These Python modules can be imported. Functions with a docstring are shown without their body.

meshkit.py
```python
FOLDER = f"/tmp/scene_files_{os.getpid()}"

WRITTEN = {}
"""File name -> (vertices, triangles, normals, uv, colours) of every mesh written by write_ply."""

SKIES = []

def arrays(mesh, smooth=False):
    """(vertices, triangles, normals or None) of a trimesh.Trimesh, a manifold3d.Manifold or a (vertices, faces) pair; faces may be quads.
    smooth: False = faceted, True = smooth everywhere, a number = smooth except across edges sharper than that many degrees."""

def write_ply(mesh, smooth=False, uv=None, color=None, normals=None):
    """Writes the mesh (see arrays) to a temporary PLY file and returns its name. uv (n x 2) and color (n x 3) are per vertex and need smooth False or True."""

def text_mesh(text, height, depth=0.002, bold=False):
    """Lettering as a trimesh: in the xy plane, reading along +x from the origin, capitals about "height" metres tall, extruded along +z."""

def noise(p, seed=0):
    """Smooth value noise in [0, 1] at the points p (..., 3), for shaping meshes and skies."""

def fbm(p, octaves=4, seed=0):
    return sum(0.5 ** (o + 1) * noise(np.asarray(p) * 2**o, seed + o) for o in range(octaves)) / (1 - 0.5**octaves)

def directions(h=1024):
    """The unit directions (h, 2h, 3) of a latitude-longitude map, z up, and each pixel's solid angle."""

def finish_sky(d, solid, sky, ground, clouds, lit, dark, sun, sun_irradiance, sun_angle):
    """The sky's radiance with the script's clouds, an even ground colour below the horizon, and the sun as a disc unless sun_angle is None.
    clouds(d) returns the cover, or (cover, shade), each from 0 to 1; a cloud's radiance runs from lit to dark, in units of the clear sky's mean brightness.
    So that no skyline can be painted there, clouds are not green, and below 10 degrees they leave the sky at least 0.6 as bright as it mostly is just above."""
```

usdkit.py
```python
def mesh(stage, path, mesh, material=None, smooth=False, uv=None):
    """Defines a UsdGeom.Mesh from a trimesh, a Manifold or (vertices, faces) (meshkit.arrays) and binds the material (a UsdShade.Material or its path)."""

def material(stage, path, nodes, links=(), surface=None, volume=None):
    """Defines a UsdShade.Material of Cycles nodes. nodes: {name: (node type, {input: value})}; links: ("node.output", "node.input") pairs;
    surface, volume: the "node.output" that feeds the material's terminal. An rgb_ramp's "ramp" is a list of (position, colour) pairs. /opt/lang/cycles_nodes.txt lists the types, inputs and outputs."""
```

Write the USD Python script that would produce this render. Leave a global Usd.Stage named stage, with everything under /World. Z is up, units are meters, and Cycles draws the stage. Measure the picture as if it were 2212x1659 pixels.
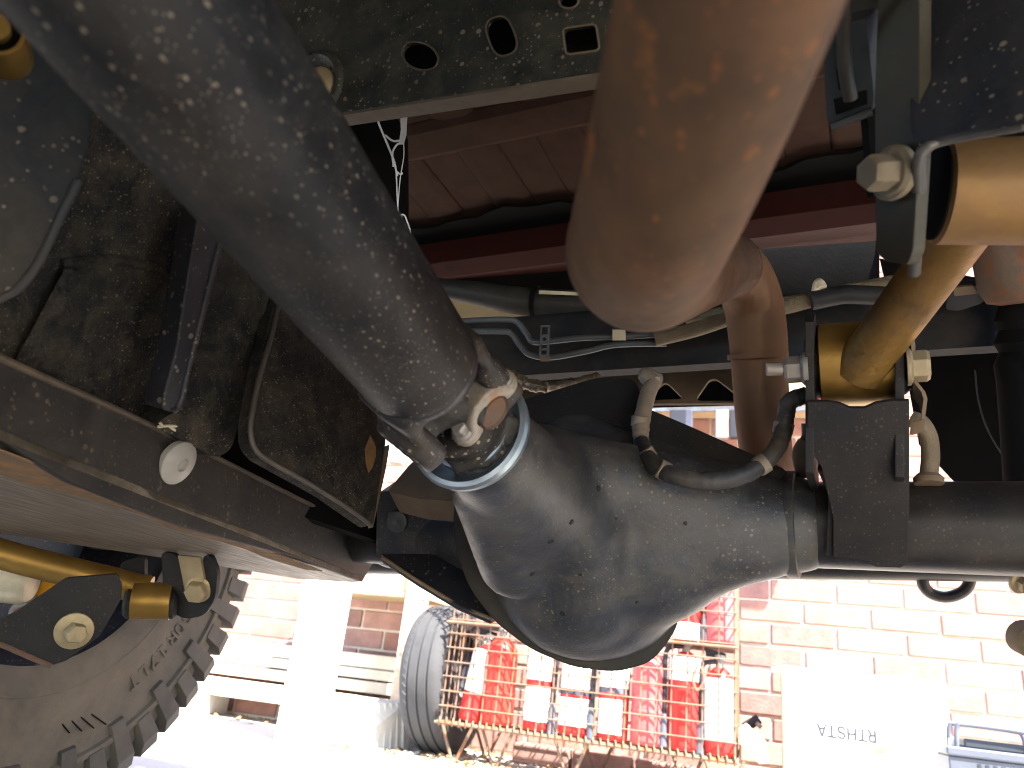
import math, random
import numpy as np, trimesh, manifold3d, usdkit, meshkit
from shapely.geometry import Polygon
from pxr import Usd, UsdGeom, UsdLux, UsdShade, Gf, Sdf

# ---------------------------------------------------------------- camera, sky, sun, exposure
stage = Usd.Stage.CreateInMemory()
UsdGeom.SetStageUpAxis(stage, UsdGeom.Tokens.z); UsdGeom.SetStageMetersPerUnit(stage, 1.0)
UsdGeom.Xform.Define(stage, '/World'); UsdGeom.Scope.Define(stage, '/World/Looks')
F = 1640.0; CX, CY = 1106.0, 829.5                       # lens in pixels of a 2212 x 1659 picture
PSI, PIT, ROL = [math.radians(a) for a in (20, 21, 6.5)]  # the phone lies on the ground, tilted up and rolled
EYE = np.array([0, 0, .30])
r0 = np.array([math.cos(PSI), math.sin(PSI), 0])
FW = np.array([-math.sin(PSI)*math.cos(PIT), math.cos(PSI)*math.cos(PIT), math.sin(PIT)])
u0 = np.cross(r0, FW)
RT = math.cos(ROL)*r0 + math.sin(ROL)*u0
UP = -math.sin(ROL)*r0 + math.cos(ROL)*u0
cam = UsdGeom.Camera.Define(stage, '/World/camera')
M = Gf.Matrix4d(*RT, 0, *UP, 0, *(-FW), 0, *EYE, 1)
cam.AddTransformOp().Set(M)
cam.CreateFocalLengthAttr(26.0); cam.CreateHorizontalApertureAttr(26.0*2212/F)
cam.CreateFStopAttr(9.0); cam.CreateFocusDistanceAttr(0.80)
cam.CreateClippingRangeAttr(Gf.Vec2f(0.02, 2000))
cam.CreateExposureAttr(3.1)
SUN = np.array([.62, -.44, 1.15]); SUN /= np.linalg.norm(SUN)
dome = UsdLux.DomeLight.Define(stage, '/World/sky')
dome.GetPrim().SetCustomDataByKey('kind', 'structure')
skm = usdkit.material(stage, '/World/Looks/sky_look', {
    's': ('sky_texture', {'sky_type': 'single_scattering', 'sun_disc': False, 'sun_elevation': float(math.asin(SUN[2])), 'sun_rotation': float(math.atan2(SUN[0], SUN[1]))}),
    'b': ('background_shader', {'strength': .13})}, [('s.color', 'b.color')], surface='b.background')
UsdShade.MaterialBindingAPI.Apply(dome.GetPrim()).Bind(skm)
sun = UsdLux.DistantLight.Define(stage, '/World/sun')
sun.CreateNormalizeAttr(True); sun.CreateIntensityAttr(1.25); sun.CreateAngleAttr(.5); sun.CreateColorAttr(Gf.Vec3f(1, .94, .86))
zc = SUN; xc = np.cross([0, 0, 1.], zc); xc /= np.linalg.norm(xc); yc = np.cross(zc, xc)
sun.AddTransformOp().Set(Gf.Matrix4d(*xc, 0, *yc, 0, *zc, 0, 0, 0, 0, 1))

# ---------------------------------------------------------------- geometry helpers
rng = np.random.default_rng(7); random.seed(7)
V3 = lambda *a: np.array(a, float)
def nz(v): v = np.asarray(v, float); return v/np.linalg.norm(v)
Z = V3(0, 0, 1)
YAW = math.radians(6)
TX = V3(math.cos(YAW), -math.sin(YAW), 0)     # along the axle, to the right
TR = V3(math.sin(YAW), math.cos(YAW), 0)      # towards the tail of the truck
def ray(x, y): return FW + RT*(x-CX)/F - UP*(y-CY)/F
def P(x, y, d): return EYE + ray(x, y)*d      # measured point of the photograph at a depth
def Pp(x, y, o, n):
    r = ray(x, y); return EYE + r*np.dot(np.asarray(o)-EYE, n)/np.dot(r, n)
def R(px, d): return px*d/F
def frame(n):
    n = nz(n); a = V3(0, 0, 1) if abs(n[2]) < .9 else V3(0, 1, 0)
    u = nz(np.cross(a, n)); return u, np.cross(n, u), n
def plane3(a, b, c):
    n = nz(np.cross(b-a, c-a))
    if np.dot(n, FW) > 0: n = -n
    return a, n                                # n looks at the viewer
def join(ms): return trimesh.util.concatenate([trimesh.Trimesh(*meshkit.arrays(m)[:2], process=False) for m in ms])
def spline(pts, n=10):
    p = np.asarray(pts, float); p = np.vstack([2*p[0]-p[1], p, 2*p[-1]-p[-2]]); out = []
    for i in range(1, len(p)-2):
        t = np.linspace(0, 1, n, endpoint=False)[:, None]
        a, b, c, d = p[i-1:i+3]
        out.append(.5*((2*b)+(c-a)*t+(2*a-5*b+4*c-d)*t**2+(3*b-a-3*c+d)*t**3))
    return np.vstack(out+[p[-2:-1]])
def tube(pts, r, sides=16, n=10, caps=True, raw=False, wob=0):
    c = np.asarray(pts, float) if raw else spline(pts, n)
    rr = np.interp(np.linspace(0, 1, len(c)), np.linspace(0, 1, np.size(r)), np.atleast_1d(r))
    if wob: rr = rr*(1+wob*(meshkit.noise(np.c_[np.arange(len(c))*.9, np.zeros((len(c), 2))])-.5))
    t = np.gradient(c, axis=0); t /= np.linalg.norm(t, axis=1)[:, None]+1e-12
    u = frame(t[0])[0]; V = []
    ang = np.arange(sides)*2*np.pi/sides
    for i in range(len(c)):
        u = nz(u-t[i]*np.dot(u, t[i])); w = np.cross(t[i], u)
        V.append(c[i]+rr[i]*(np.cos(ang)[:, None]*u+np.sin(ang)[:, None]*w))
    V = np.vstack(V); m = len(c)
    i, j = np.meshgrid(np.arange(m-1), np.arange(sides), indexing='ij')
    q = np.stack([i*sides+j, i*sides+(j+1) % sides, (i+1)*sides+(j+1) % sides, (i+1)*sides+j], -1).reshape(-1, 4)
    f = np.vstack([q[:, [0, 1, 2]], q[:, [0, 2, 3]]])
    if caps:
        k = len(V); V = np.vstack([V, c[0], c[-1]]); a = np.arange(sides); b = (a+1) % sides
        f = np.vstack([f, np.c_[b, a, np.full(sides, k)], np.c_[(m-1)*sides+a, (m-1)*sides+b, np.full(sides, k+1)]])
    return trimesh.Trimesh(V, f, process=False)
def lathe(o, ax, prof, sides=40, arc=None, u=None):
    """prof: (distance along the axis, radius)"""
    uu, w, n = frame(ax)
    if u is not None: uu = nz(np.asarray(u)-n*np.dot(u, n)); w = np.cross(n, uu)
    a0, a1 = arc or (0, 2*np.pi)
    ang = np.linspace(a0, a1, sides+1) if arc else np.arange(sides)*2*np.pi/sides
    k = len(ang); prof = np.asarray(prof, float)
    V = np.vstack([o+n*h+max(r, 1e-5)*(np.cos(ang)[:, None]*uu+np.sin(ang)[:, None]*w) for h, r in prof])
    f = []
    i, j = np.meshgrid(np.arange(len(prof)-1), np.arange(k-1 if arc else k), indexing='ij')
    q = np.stack([i*k+j, i*k+(j+1) % k, (i+1)*k+(j+1) % k, (i+1)*k+j], -1).reshape(-1, 4)
    return trimesh.Trimesh(V, np.vstack([q[:, [0, 1, 2]], q[:, [0, 2, 3]]]), process=False)
def plate(pts, pl, th, holes=(), push=0.0):
    """a sheet of metal whose front outline is measured on the plane pl; thickness goes away from the viewer"""
    o, n = pl; o = o - n*push; u, w, n = frame(n)
    to2 = lambda q: [(np.dot(Pp(x, y, o, n)-o, u), np.dot(Pp(x, y, o, n)-o, w)) for x, y in q]
    pg = Polygon(to2(pts), [to2(h) for h in holes]).buffer(0)
    if pg.geom_type != 'Polygon': pg = max(pg.geoms, key=lambda g: g.area)
    m = trimesh.creation.extrude_polygon(pg, th, engine='earcut')
    T = np.eye(4); T[:3, 0], T[:3, 1], T[:3, 2], T[:3, 3] = u, w, n, o-n*th
    m.apply_transform(T); return m
def poly(pts3, th):
    """sheet through given 3-D outline points (flat), thickened both ways"""
    p = np.asarray(pts3, float); o = p.mean(0); n = nz(sum(np.cross(p[i]-o, p[(i+1) % len(p)]-o) for i in range(len(p))))
    u, w, n = frame(n)
    m = trimesh.creation.extrude_polygon(Polygon([(np.dot(q-o, u), np.dot(q-o, w)) for q in p]).buffer(0), th, engine='earcut')
    T = np.eye(4); T[:3, 0], T[:3, 1], T[:3, 2], T[:3, 3] = u, w, n, o-n*th/2
    m.apply_transform(T); return m
def rnd(pts, r=20, n=6):
    """round the corners of a pixel outline"""
    out = []; p = np.asarray(pts, float)
    for i in range(len(p)):
        a, b, c = p[i-1], p[i], p[(i+1) % len(p)]
        l1, l2 = np.linalg.norm(a-b), np.linalg.norm(c-b); k = min(r, l1*.45, l2*.45)
        s, e = b+(a-b)/l1*k, b+(c-b)/l2*k
        for t in np.linspace(0, 1, n): out.append((1-t)**2*s+2*t*(1-t)*b+t*t*e)
    return out
def ell(cx, cy, a, b, rot=0, n=28, p=2.0):
    t = np.arange(n)*2*np.pi/n; c, s = np.cos(t), np.sin(t)
    x = a*np.sign(c)*abs(c)**(2/p); y = b*np.sign(s)*abs(s)**(2/p); k = math.radians(rot)
    return list(zip(cx+x*math.cos(k)-y*math.sin(k), cy+x*math.sin(k)+y*math.cos(k)))
def box(o, ux, uy, uz, ch=0):
    """box with corner o and edge vectors; ch chamfers it"""
    s = np.array([[i, j, k] for i in (0, 1) for j in (0, 1) for k in (0, 1)], float)
    A = np.array([ux, uy, uz], float); L = np.linalg.norm(A, axis=1)
    if ch:
        pts = []
        for c in s:
            for ax in range(3):
                q = c.copy()
                for b in range(3):
                    if b != ax: q[b] += (1 if c[b] == 0 else -1)*ch/L[b]
                pts.append(o+q@A)
        return trimesh.convex.convex_hull(np.array(pts))
    return trimesh.convex.convex_hull(o+s@A)
def hull(pts): return trimesh.convex.convex_hull(np.asarray(pts, float))
def hexbolt(o, ax, af, h, fl=None, flh=.003):
    """hex head with a chamfered top; ax points out of the seat"""
    u, w, n = frame(ax); r = af/math.sqrt(3)
    a = np.arange(6)*np.pi/3
    ring = lambda k, z: o+n*z+k*(np.cos(a)[:, None]*u+np.sin(a)[:, None]*w)
    ms = [hull(np.vstack([ring(r, 0), ring(r, h*.82), ring(r*.86, h)]))]
    if fl: ms.append(lathe(o, ax, [(-flh, 0), (-flh, fl), (0, fl*.99), (flh*.6, fl*.82), (flh*.6, 0)], 28))
    return join(ms)
# signed-distance modelling for castings
def surface(f, lo, hi, h):
    lo, hi = np.asarray(lo), np.asarray(hi); n = np.ceil((hi-lo)/h).astype(int)+1
    g = np.stack(np.meshgrid(*[lo[k]+h*np.arange(n[k]) for k in range(3)], indexing='ij'), -1)
    D = f(g.reshape(-1, 3)).reshape(n)
    ins = D < 0
    c = [(i, j, k) for i in (0, 1) for j in (0, 1) for k in (0, 1)]
    sl = lambda A, d: A[d[0]:n[0]-1+d[0], d[1]:n[1]-1+d[1], d[2]:n[2]-1+d[2]]
    cnt = sum(sl(ins, d).astype(int) for d in c); act = (cnt > 0) & (cnt < 8)
    idx = np.full(act.shape, -1); ii = np.argwhere(act); idx[act] = np.arange(len(ii))
    s = np.zeros((len(ii), 3)); k = np.zeros(len(ii))
    for a in range(8):
        for b in range(a+1, 8):
            A, B = np.array(c[a]), np.array(c[b])
            if np.abs(A-B).sum() != 1: continue
            da, db = D[tuple((ii+A).T)], D[tuple((ii+B).T)]; m = (da < 0) != (db < 0)
            t = np.where(m, da/np.where(m, da-db, 1), 0)
            s += m[:, None]*(A+t[:, None]*(B-A)); k += m
    V = lo+h*(ii+s/k[:, None]); Q = []
    for ax in range(3):
        e = np.eye(3, dtype=int)[ax]; b, d = np.eye(3, dtype=int)[(ax+1) % 3], np.eye(3, dtype=int)[(ax+2) % 3]
        lim = np.array(n)-1-e*0
        x = np.argwhere(ins[:n[0]-e[0], :n[1]-e[1], :n[2]-e[2]] != ins[e[0]:, e[1]:, e[2]:])
        x = x[((x >= b+d).all(1)) & ((x < n-1).all(1))]
        q = np.stack([idx[tuple((x-o).T)] for o in (b+d, d, b*0, b)], 1)
        fl = ins[tuple(x.T)]; q = np.where(fl[:, None], q, q[:, ::-1])
        Q.append(q[(q >= 0).all(1)])
    Q = np.vstack(Q)
    return trimesh.Trimesh(V, np.vstack([Q[:, [0, 1, 2]], Q[:, [0, 2, 3]]]), process=False)
def cone(a, b, ra, rb):
    a, b = np.asarray(a), np.asarray(b); d = b-a; L = d@d
    def f(p):
        t = np.clip((p-a)@d/L, 0, 1); return np.linalg.norm(p-a-t[:, None]*d, axis=1)-(ra+(rb-ra)*t)
    return f
def sph(c, r, sc=None, fr=None):
    def f(p):
        q = p-c
        if fr is not None: q = q@np.array(fr).T
        if sc is not None:
            q = q/np.asarray(sc); L = np.linalg.norm(q, axis=1)
            return (L-r)*np.min(sc)
        return np.linalg.norm(q, axis=1)-r
    return f
def sbox(c, fr, half, rad):
    def f(p):
        q = np.abs((p-c)@np.array(fr).T)-(np.asarray(half)-rad)
        return np.linalg.norm(np.maximum(q, 0), axis=1)+np.minimum(q.max(1), 0)-rad
    return f
def scyl(c, ax, r, hh, rad=.001):
    ax = nz(ax)
    def f(p):
        z = (p-c)@ax; x = np.linalg.norm(p-c-z[:, None]*ax, axis=1)
        q = np.stack([x-(r-rad), np.abs(z)-(hh-rad)], 1)
        return np.linalg.norm(np.maximum(q, 0), axis=1)+np.minimum(q.max(1), 0)-rad
    return f
def smin(k, *fs):
    def f(p):
        d = fs[0](p)
        for g in fs[1:]:
            e = g(p); h = np.clip(.5+.5*(e-d)/k, 0, 1); d = e*(1-h)+d*h-k*h*(1-h)
        return d
    return f
def cut(a, b, k=.002):
    def f(p):
        x, y = a(p), -b(p); h = np.clip(.5-.5*(y-x)/k, 0, 1); return y*(1-h)+x*h+k*h*(1-h) if False else np.maximum(x, y)
    return f

# ---------------------------------------------------------------- scene tree helpers
def tag(o, label=None, cat=None, group=None, kind=None):
    o = o.GetPrim() if hasattr(o, 'GetPrim') else o
    for k, v in (('label', label), ('category', cat), ('group', group), ('kind', kind)):
        if v: o.SetCustomDataByKey(k, v)
    return o
used = {}
def path(parent, name):
    base = (parent.GetPath().pathString if parent is not None else '/World')+'/'+name
    k = used.get(base, 0); used[base] = k+1
    return base if k == 0 else f'{base}_{k:03d}'
origin = {}
def thing(name, label, cat, loc=(0, 0, 0), group=None):
    p = path(None, name); x = UsdGeom.Xform.Define(stage, p)
    x.AddTranslateOp().Set(Gf.Vec3d(*map(float, loc))); origin[p] = np.asarray(loc, float)
    return tag(x, label, cat, group)
def part(name, mesh, mat, parent=None, smooth=40, label=None, kind=None, cat=None, group=None):
    p = path(parent, name); o = V3(0, 0, 0)
    q = parent
    while q is not None and q.GetPath().pathString != '/World':
        if q.GetPath().pathString in origin: o = o+origin[q.GetPath().pathString]
        q = q.GetParent()
    v, f = meshkit.arrays(mesh)[:2]
    m = usdkit.mesh(stage, p, (v-o, f), mat, smooth=smooth)
    return tag(m, label, cat, group, kind)
def dup(root, loc, label=None, rotz=0):
    was = root.GetCustomData(); x = UsdGeom.Xform.Define(stage, path(None, root.GetName()))
    x.AddTranslateOp().Set(Gf.Vec3d(*map(float, loc)))
    if rotz: x.AddRotateZOp().Set(rotz)
    x.GetPrim().GetReferences().AddInternalReference(root.GetPath()); x.GetPrim().SetInstanceable(True)
    return tag(x, label or was['label'], was['category'], was.get('group'))

# ---------------------------------------------------------------- materials
def look(name, base, base2=None, rough=.5, metal=0., dust=(.17, .125, .08), amt=.35, dscale=9., speck=0., sscale=96., scol=(.36, .30, .21),
         stretch=(1, 1, 1), bump=.15, bdist=.002, bscale=160., bevel=0., rust=0., rcol=(.22, .075, .02), spec=.3, srot=(0, 0, 0), nscale=18.):
    base2 = base2 or tuple(c*.65 for c in base)
    N = {'tc': ('texture_coordinate', {}), 'mp': ('mapping', {'scale': stretch, 'rotation': srot}),
         'n0': ('noise_texture', {'scale': nscale, 'detail': 5., 'roughness': .6}), 'r0': ('rgb_ramp', {'ramp': [(.35, (0, 0, 0)), (.65, (1, 1, 1))]}),
         'c0': ('mix_color', {'a': base, 'b': base2}),
         'n1': ('noise_texture', {'scale': dscale, 'detail': 6., 'roughness': .68, 'distortion': .4}), 'r1': ('rgb_ramp', {'ramp': [(.42, (0, 0, 0)), (.78, (amt,)*3)]}),
         'c1': ('mix_color', {'b': dust}),
         'p': ('principled_bsdf', {'specular_ior_level': spec}),
         'nb': ('noise_texture', {'scale': bscale, 'detail': 4.}), 'b': ('bump', {'strength': bump, 'distance': bdist}),
         'rr': ('map_range', {'from_min': 0., 'from_max': 1., 'to_min': rough, 'to_max': min(1., rough+.3)}),
         'mm': ('map_range', {'from_min': 0., 'from_max': 1., 'to_min': metal, 'to_max': 0.})}
    L = [('tc.object', 'mp.vector')]+[('mp.vector', k+'.vector') for k in ('n0', 'n1')]+[('tc.object', 'nb.vector'),
         ('n0.fac', 'r0.fac'), ('r0.color', 'c0.fac'), ('n1.fac', 'r1.fac'), ('r1.color', 'c1.fac'), ('c0.result', 'c1.a'),
         ('nb.fac', 'b.height'), ('b.normal', 'p.normal'), ('r1.color', 'rr.value'), ('rr.result', 'p.roughness'), ('r1.color', 'mm.value'), ('mm.result', 'p.metallic')]
    out = 'c1.result'
    if rust:
        N |= {'n2': ('noise_texture', {'scale': 26., 'detail': 8., 'roughness': .7}), 'r2': ('rgb_ramp', {'ramp': [(.62-.35*rust, (0, 0, 0)), (.74-.3*rust, (1, 1, 1))]}), 'c2': ('mix_color', {'b': rcol})}
        L += [('tc.object', 'n2.vector'), ('n2.fac', 'r2.fac'), ('r2.color', 'c2.fac'), (out, 'c2.a')]; out = 'c2.result'
    for i, (sc, th, g) in enumerate([(sscale, .40, .33), (sscale*2.2, .37, .37)] if speck else []):
        k = str(i)
        N |= {'v'+k: ('voronoi_texture', {'scale': sc, 'randomness': 1.}), 'w'+k: ('noise_texture', {'scale': sc*1.6, 'detail': 3.}), 'a'+k: ('math', {'math_type': 'multiply_add', 'value2': .36}),
              'x'+k: ('separate_color', {}), 'y'+k: ('math', {'math_type': 'multiply_add', 'value2': .34}),
              'g'+k: ('noise_texture', {'scale': 10.+9*i, 'detail': 3.}), 'gr'+k: ('rgb_ramp', {'ramp': [(g-.04, (0, 0, 0)), (g+.2, (speck,)*3)]}),
              't'+k: ('rgb_ramp', {'ramp': [(th+.03, (1, 1, 1)), (th+.10, (0, 0, 0))]}), 'm'+k: ('mix_color', {'blend_type': 'multiply', 'fac': 1.}), 's'+k: ('mix_color', {'b': scol})}
        L += [('mp.vector', 'v'+k+'.vector'), ('mp.vector', 'w'+k+'.vector'), ('w'+k+'.fac', 'a'+k+'.value1'), ('v'+k+'.distance', 'a'+k+'.value3'), ('v'+k+'.color', 'x'+k+'.color'), ('x'+k+'.r', 'y'+k+'.value1'), ('a'+k+'.value', 'y'+k+'.value3'), ('y'+k+'.value', 't'+k+'.fac'), ('tc.object', 'g'+k+'.vector'), ('g'+k+'.fac', 'gr'+k+'.fac'),
              ('gr'+k+'.color', 'm'+k+'.a'), ('t'+k+'.color', 'm'+k+'.b'), ('m'+k+'.result', 's'+k+'.fac'), (out, 's'+k+'.a')]; out = 's'+k+'.result'
    if bevel:
        N['bv'] = ('bevel', {'radius': bevel, 'samples': 4}); L.append(('bv.bevel', 'b.normal'))
    L.append((out, 'p.base_color'))
    return usdkit.material(stage, '/World/Looks/'+name, N, L, surface='p.BSDF')
BLK = (.016, .017, .019)
m_shaft = look('shaft_paint', (.011, .0115, .0125), rough=.5, spec=.15, amt=.42, speck=.65, scol=(.20, .17, .125), sscale=330., dscale=15., dust=(.075, .068, .058), stretch=(1, .62, 1), srot=(0, 0, .7), bump=.1)
m_yoke = look('yoke_steel', (.014, .014, .015), rough=.5, dust=(.06, .048, .034), dscale=30, amt=.7, speck=.6, sscale=192., bump=.3)
m_frame = look('frame_paint', (.010, .0115, .010), rough=.55, spec=.3, amt=.7, dust=(.055, .05, .032), dscale=24., speck=.25, sscale=131., bevel=.002, bump=.25)
m_diff = look('axle_paint', (.024, .027, .033), (.014, .016, .020), rough=.44, spec=.45, amt=.75, dust=(.075, .066, .05), dscale=24., speck=.6, sscale=192., scol=(.15, .125, .085), bump=.18, bscale=240)
m_axle = look('axle_satin', (.009, .0095, .011), rough=.42, amt=.15, speck=.08, sscale=228., bump=.1, bevel=.0015)
m_brk = look('bracket_powdercoat', (.008, .008, .009), spec=.3, rough=.6, amt=.1, speck=.08, sscale=262., bump=.25, bscale=600, bdist=.0006, bevel=.0015)
m_tan = look('dusty_metal', (.16, .115, .07), rough=.75, amt=.5, bump=.2)
m_tank = look('tank_plastic', (.009, .009, .009), rough=.75, spec=.25, amt=.85, dust=(.07, .058, .037), dscale=42., speck=.7, sscale=332., scol=(.17, .14, .085), bump=.8, bscale=420, bdist=.002)
m_rib = look('rib_plastic', (.014, .016, .022), rough=.4, amt=.12, speck=.3, sscale=122., bevel=.003)
m_skid = look('skid_paint', (.010, .010, .011), rough=.55, spec=.3, amt=.45, dust=(.055, .046, .033), dscale=16, speck=.3, sscale=140., scol=(.16, .12, .07), bump=.2, bevel=.002)
m_scrape = look('scraped_steel', (.31, .27, .21), (.14, .118, .09), rough=.45, metal=.35, amt=.9, dust=(.13, .10, .065), dscale=22, rust=.10, rcol=(.22, .125, .045), stretch=(7, .5, 1), srot=(0, 0, -.35), nscale=30, bump=.3, bevel=.002)
m_exh = look('heat_browned_pipe', (.082, .042, .021), (.036, .021, .013), rough=.65, spec=.12, metal=.1, amt=1., dust=(.066, .043, .026), dscale=30, nscale=34, rust=.05, rcol=(.22, .085, .025), speck=.28, sscale=90., scol=(.26, .09, .025), bump=.35, bscale=70, stretch=(1, .7, .7))
m_exh2 = look('tan_tailpipe', (.15, .072, .034), (.11, .054, .027), rough=.65, spec=.15, metal=.1, amt=.5, dust=(.13, .075, .04), bump=.06)
m_gold = look('gold_zinc', (.34, .20, .045), (.25, .145, .036), rough=.4, metal=.85, amt=.45, dust=(.20, .13, .05), dscale=11, bump=.08, bevel=.001)
m_goldd = look('dusty_gold_zinc', (.17, .095, .03), (.13, .07, .026), rough=.5, metal=.4, amt=.8, dust=(.11, .065, .032), dscale=10, bump=.12)
m_zinc = look('zinc_plate', (.36, .41, .45), (.27, .34, .40), rough=.33, metal=1., amt=.5, dust=(.10, .085, .06), dscale=30, bump=.03)
m_bolt = look('plated_bolt', (.36, .29, .17), rough=.5, metal=.5, amt=.8, dust=(.19, .15, .09), dscale=30, bump=.25, bevel=.001)
m_steel = look('dull_steel', (.34, .33, .31), rough=.5, metal=.6, amt=.5, bump=.25, bevel=.001)
m_strap = look('cast_strap', (.36, .33, .28), rough=.5, metal=.45, amt=.5, rust=.25, rcol=(.30, .12, .03), bump=.3)
m_rust = look('rusty_cap', (.11, .07, .05), rough=.8, amt=.6, dust=(.12, .09, .06), rust=.4, rcol=(.15, .058, .022), bump=.5)
m_white = look('worn_white_button', (.40, .39, .36), rough=.4, amt=.35, bump=.1, bevel=.001)
m_red = look('dusty_red_paint', (.030, .0075, .006), (.023, .006, .005), rough=.55, spec=.1, amt=.6, dust=(.03, .013, .010), dscale=5, bump=.1, bevel=.002)
m_floor = look('primered_floor', (.036, .018, .012), (.024, .0115, .008), rough=.85, spec=.1, amt=.8, dust=(.034, .023, .016), dscale=6, bump=.2, bevel=.004)
m_rubber = look('black_rubber', (.012, .012, .012), rough=.65, amt=.35, dust=(.09, .07, .045), bump=.2)
m_hose = look('braided_hose', (.16, .125, .08), (.10, .08, .05), rough=.8, amt=.6, bump=.5, bscale=500)
m_tape = look('loom_tape', (.20, .165, .12), (.12, .095, .065), rough=.55, amt=.5, bump=.4, bscale=140)
m_line = look('brake_line_grey', (.075, .085, .095), rough=.4, amt=.15)
m_clip = look('grey_clip', (.022, .025, .028), rough=.6, amt=.35, dust=(.06, .05, .035), bevel=.001)
m_tyre = look('tyre_rubber', (.10, .085, .064), (.072, .062, .047), rough=.9, amt=.9, dust=(.17, .135, .09), dscale=5, bump=.3, bscale=260)
m_lug = look('tread_rubber', (.085, .074, .06), rough=.75, amt=.55, dust=(.12, .095, .065), dscale=14, bump=.3, bevel=.002)
m_cream = look('cream_paint', (.60, .53, .38), rough=.5, amt=.3)
m_yel = look('yellow_paint', (.75, .36, .02), rough=.4, amt=.12)
m_thread = look('white_thread', (.72, .74, .78), rough=.8, amt=0.)
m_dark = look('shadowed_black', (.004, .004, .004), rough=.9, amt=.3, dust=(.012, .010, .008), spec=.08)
def plain(name, col, rough=.6, metal=0., var=.25, sc=6., bump=.2, bs=80., bd=.003, bev=0.):
    return look(name, col, tuple(c*(1-var) for c in col), rough=rough, metal=metal, amt=.15, dust=tuple(c*.6 for c in col), nscale=sc, bump=bump, bscale=bs, bdist=bd, bevel=bev)
m_bricks = [plain(f'fired_clay_{n}', c, .85, 0, .3, 14, .5, 90) for n, c in (('plum', (.30, .155, .13)), ('red', (.35, .18, .14)), ('brown', (.26, .15, .125)), ('rose', (.40, .23, .185)))]
m_mortar = plain('mortar', (.60, .54, .44), .9, 0, .2, 20, .5)
m_wood = plain('pale_timber', (.66, .58, .46), .8, 0, .25, 8)
m_bare = plain('raw_timber', (.40, .30, .18), .8, 0, .25, 8)
m_post = plain('painted_post', (.78, .75, .68), .6, 0, .12, 5)
m_angle = look('rusty_angle', (.62, .52, .42), (.5, .36, .26), rough=.6, amt=.4, rust=.25, rcol=(.25, .11, .05))
m_wire = look('rusty_wire', (.17, .11, .075), (.11, .07, .05), rough=.7, amt=.4, rust=.3)
m_conc = plain('concrete', (.50, .47, .41), .9, 0, .25, 9, .5)
m_ext = plain('extinguisher_red', (.55, .03, .025), .35, 0, .2, 5, .05)
m_exto = plain('extinguisher_orange', (.48, .035, .022), .35, 0, .2, 5, .05)
m_extp = plain('faded_red', (.52, .10, .10), .5, 0, .25, 5, .05)
m_lab = plain('paper_label', (.80, .78, .74), .6, 0, .08, 20, .05)
m_ink = plain('dark_print', (.05, .05, .07), .6)
m_gold_ink = plain('tan_print', (.45, .30, .10), .6)
m_black = plain('black_plastic', (.02, .02, .024), .45, 0, .2, 10, .1)
m_card = plain('white_carton', (.80, .76, .66), .8, 0, .08, 6, .15)
m_cards = plain('carton_side', (.62, .47, .28), .8, 0, .15, 30, .3)
m_batt = plain('battery_grey', (.085, .095, .12), .45, 0, .15, 10, .1)
m_battd = plain('battery_dark', (.035, .04, .05), .45, 0, .15, 10, .1)
m_oldt = plain('weathered_tyre', (.045, .045, .047), .85, 0, .25, 8, .4)
m_leaf = plain('dry_leaf', (.34, .22, .10), .8, 0, .5, 30)
m_ground = look('dusty_concrete', (.42, .39, .35), (.34, .31, .27), rough=.95, amt=.5, dust=(.36, .31, .24), dscale=4, nscale=3, bump=.5, bscale=60, bdist=.004)

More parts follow.
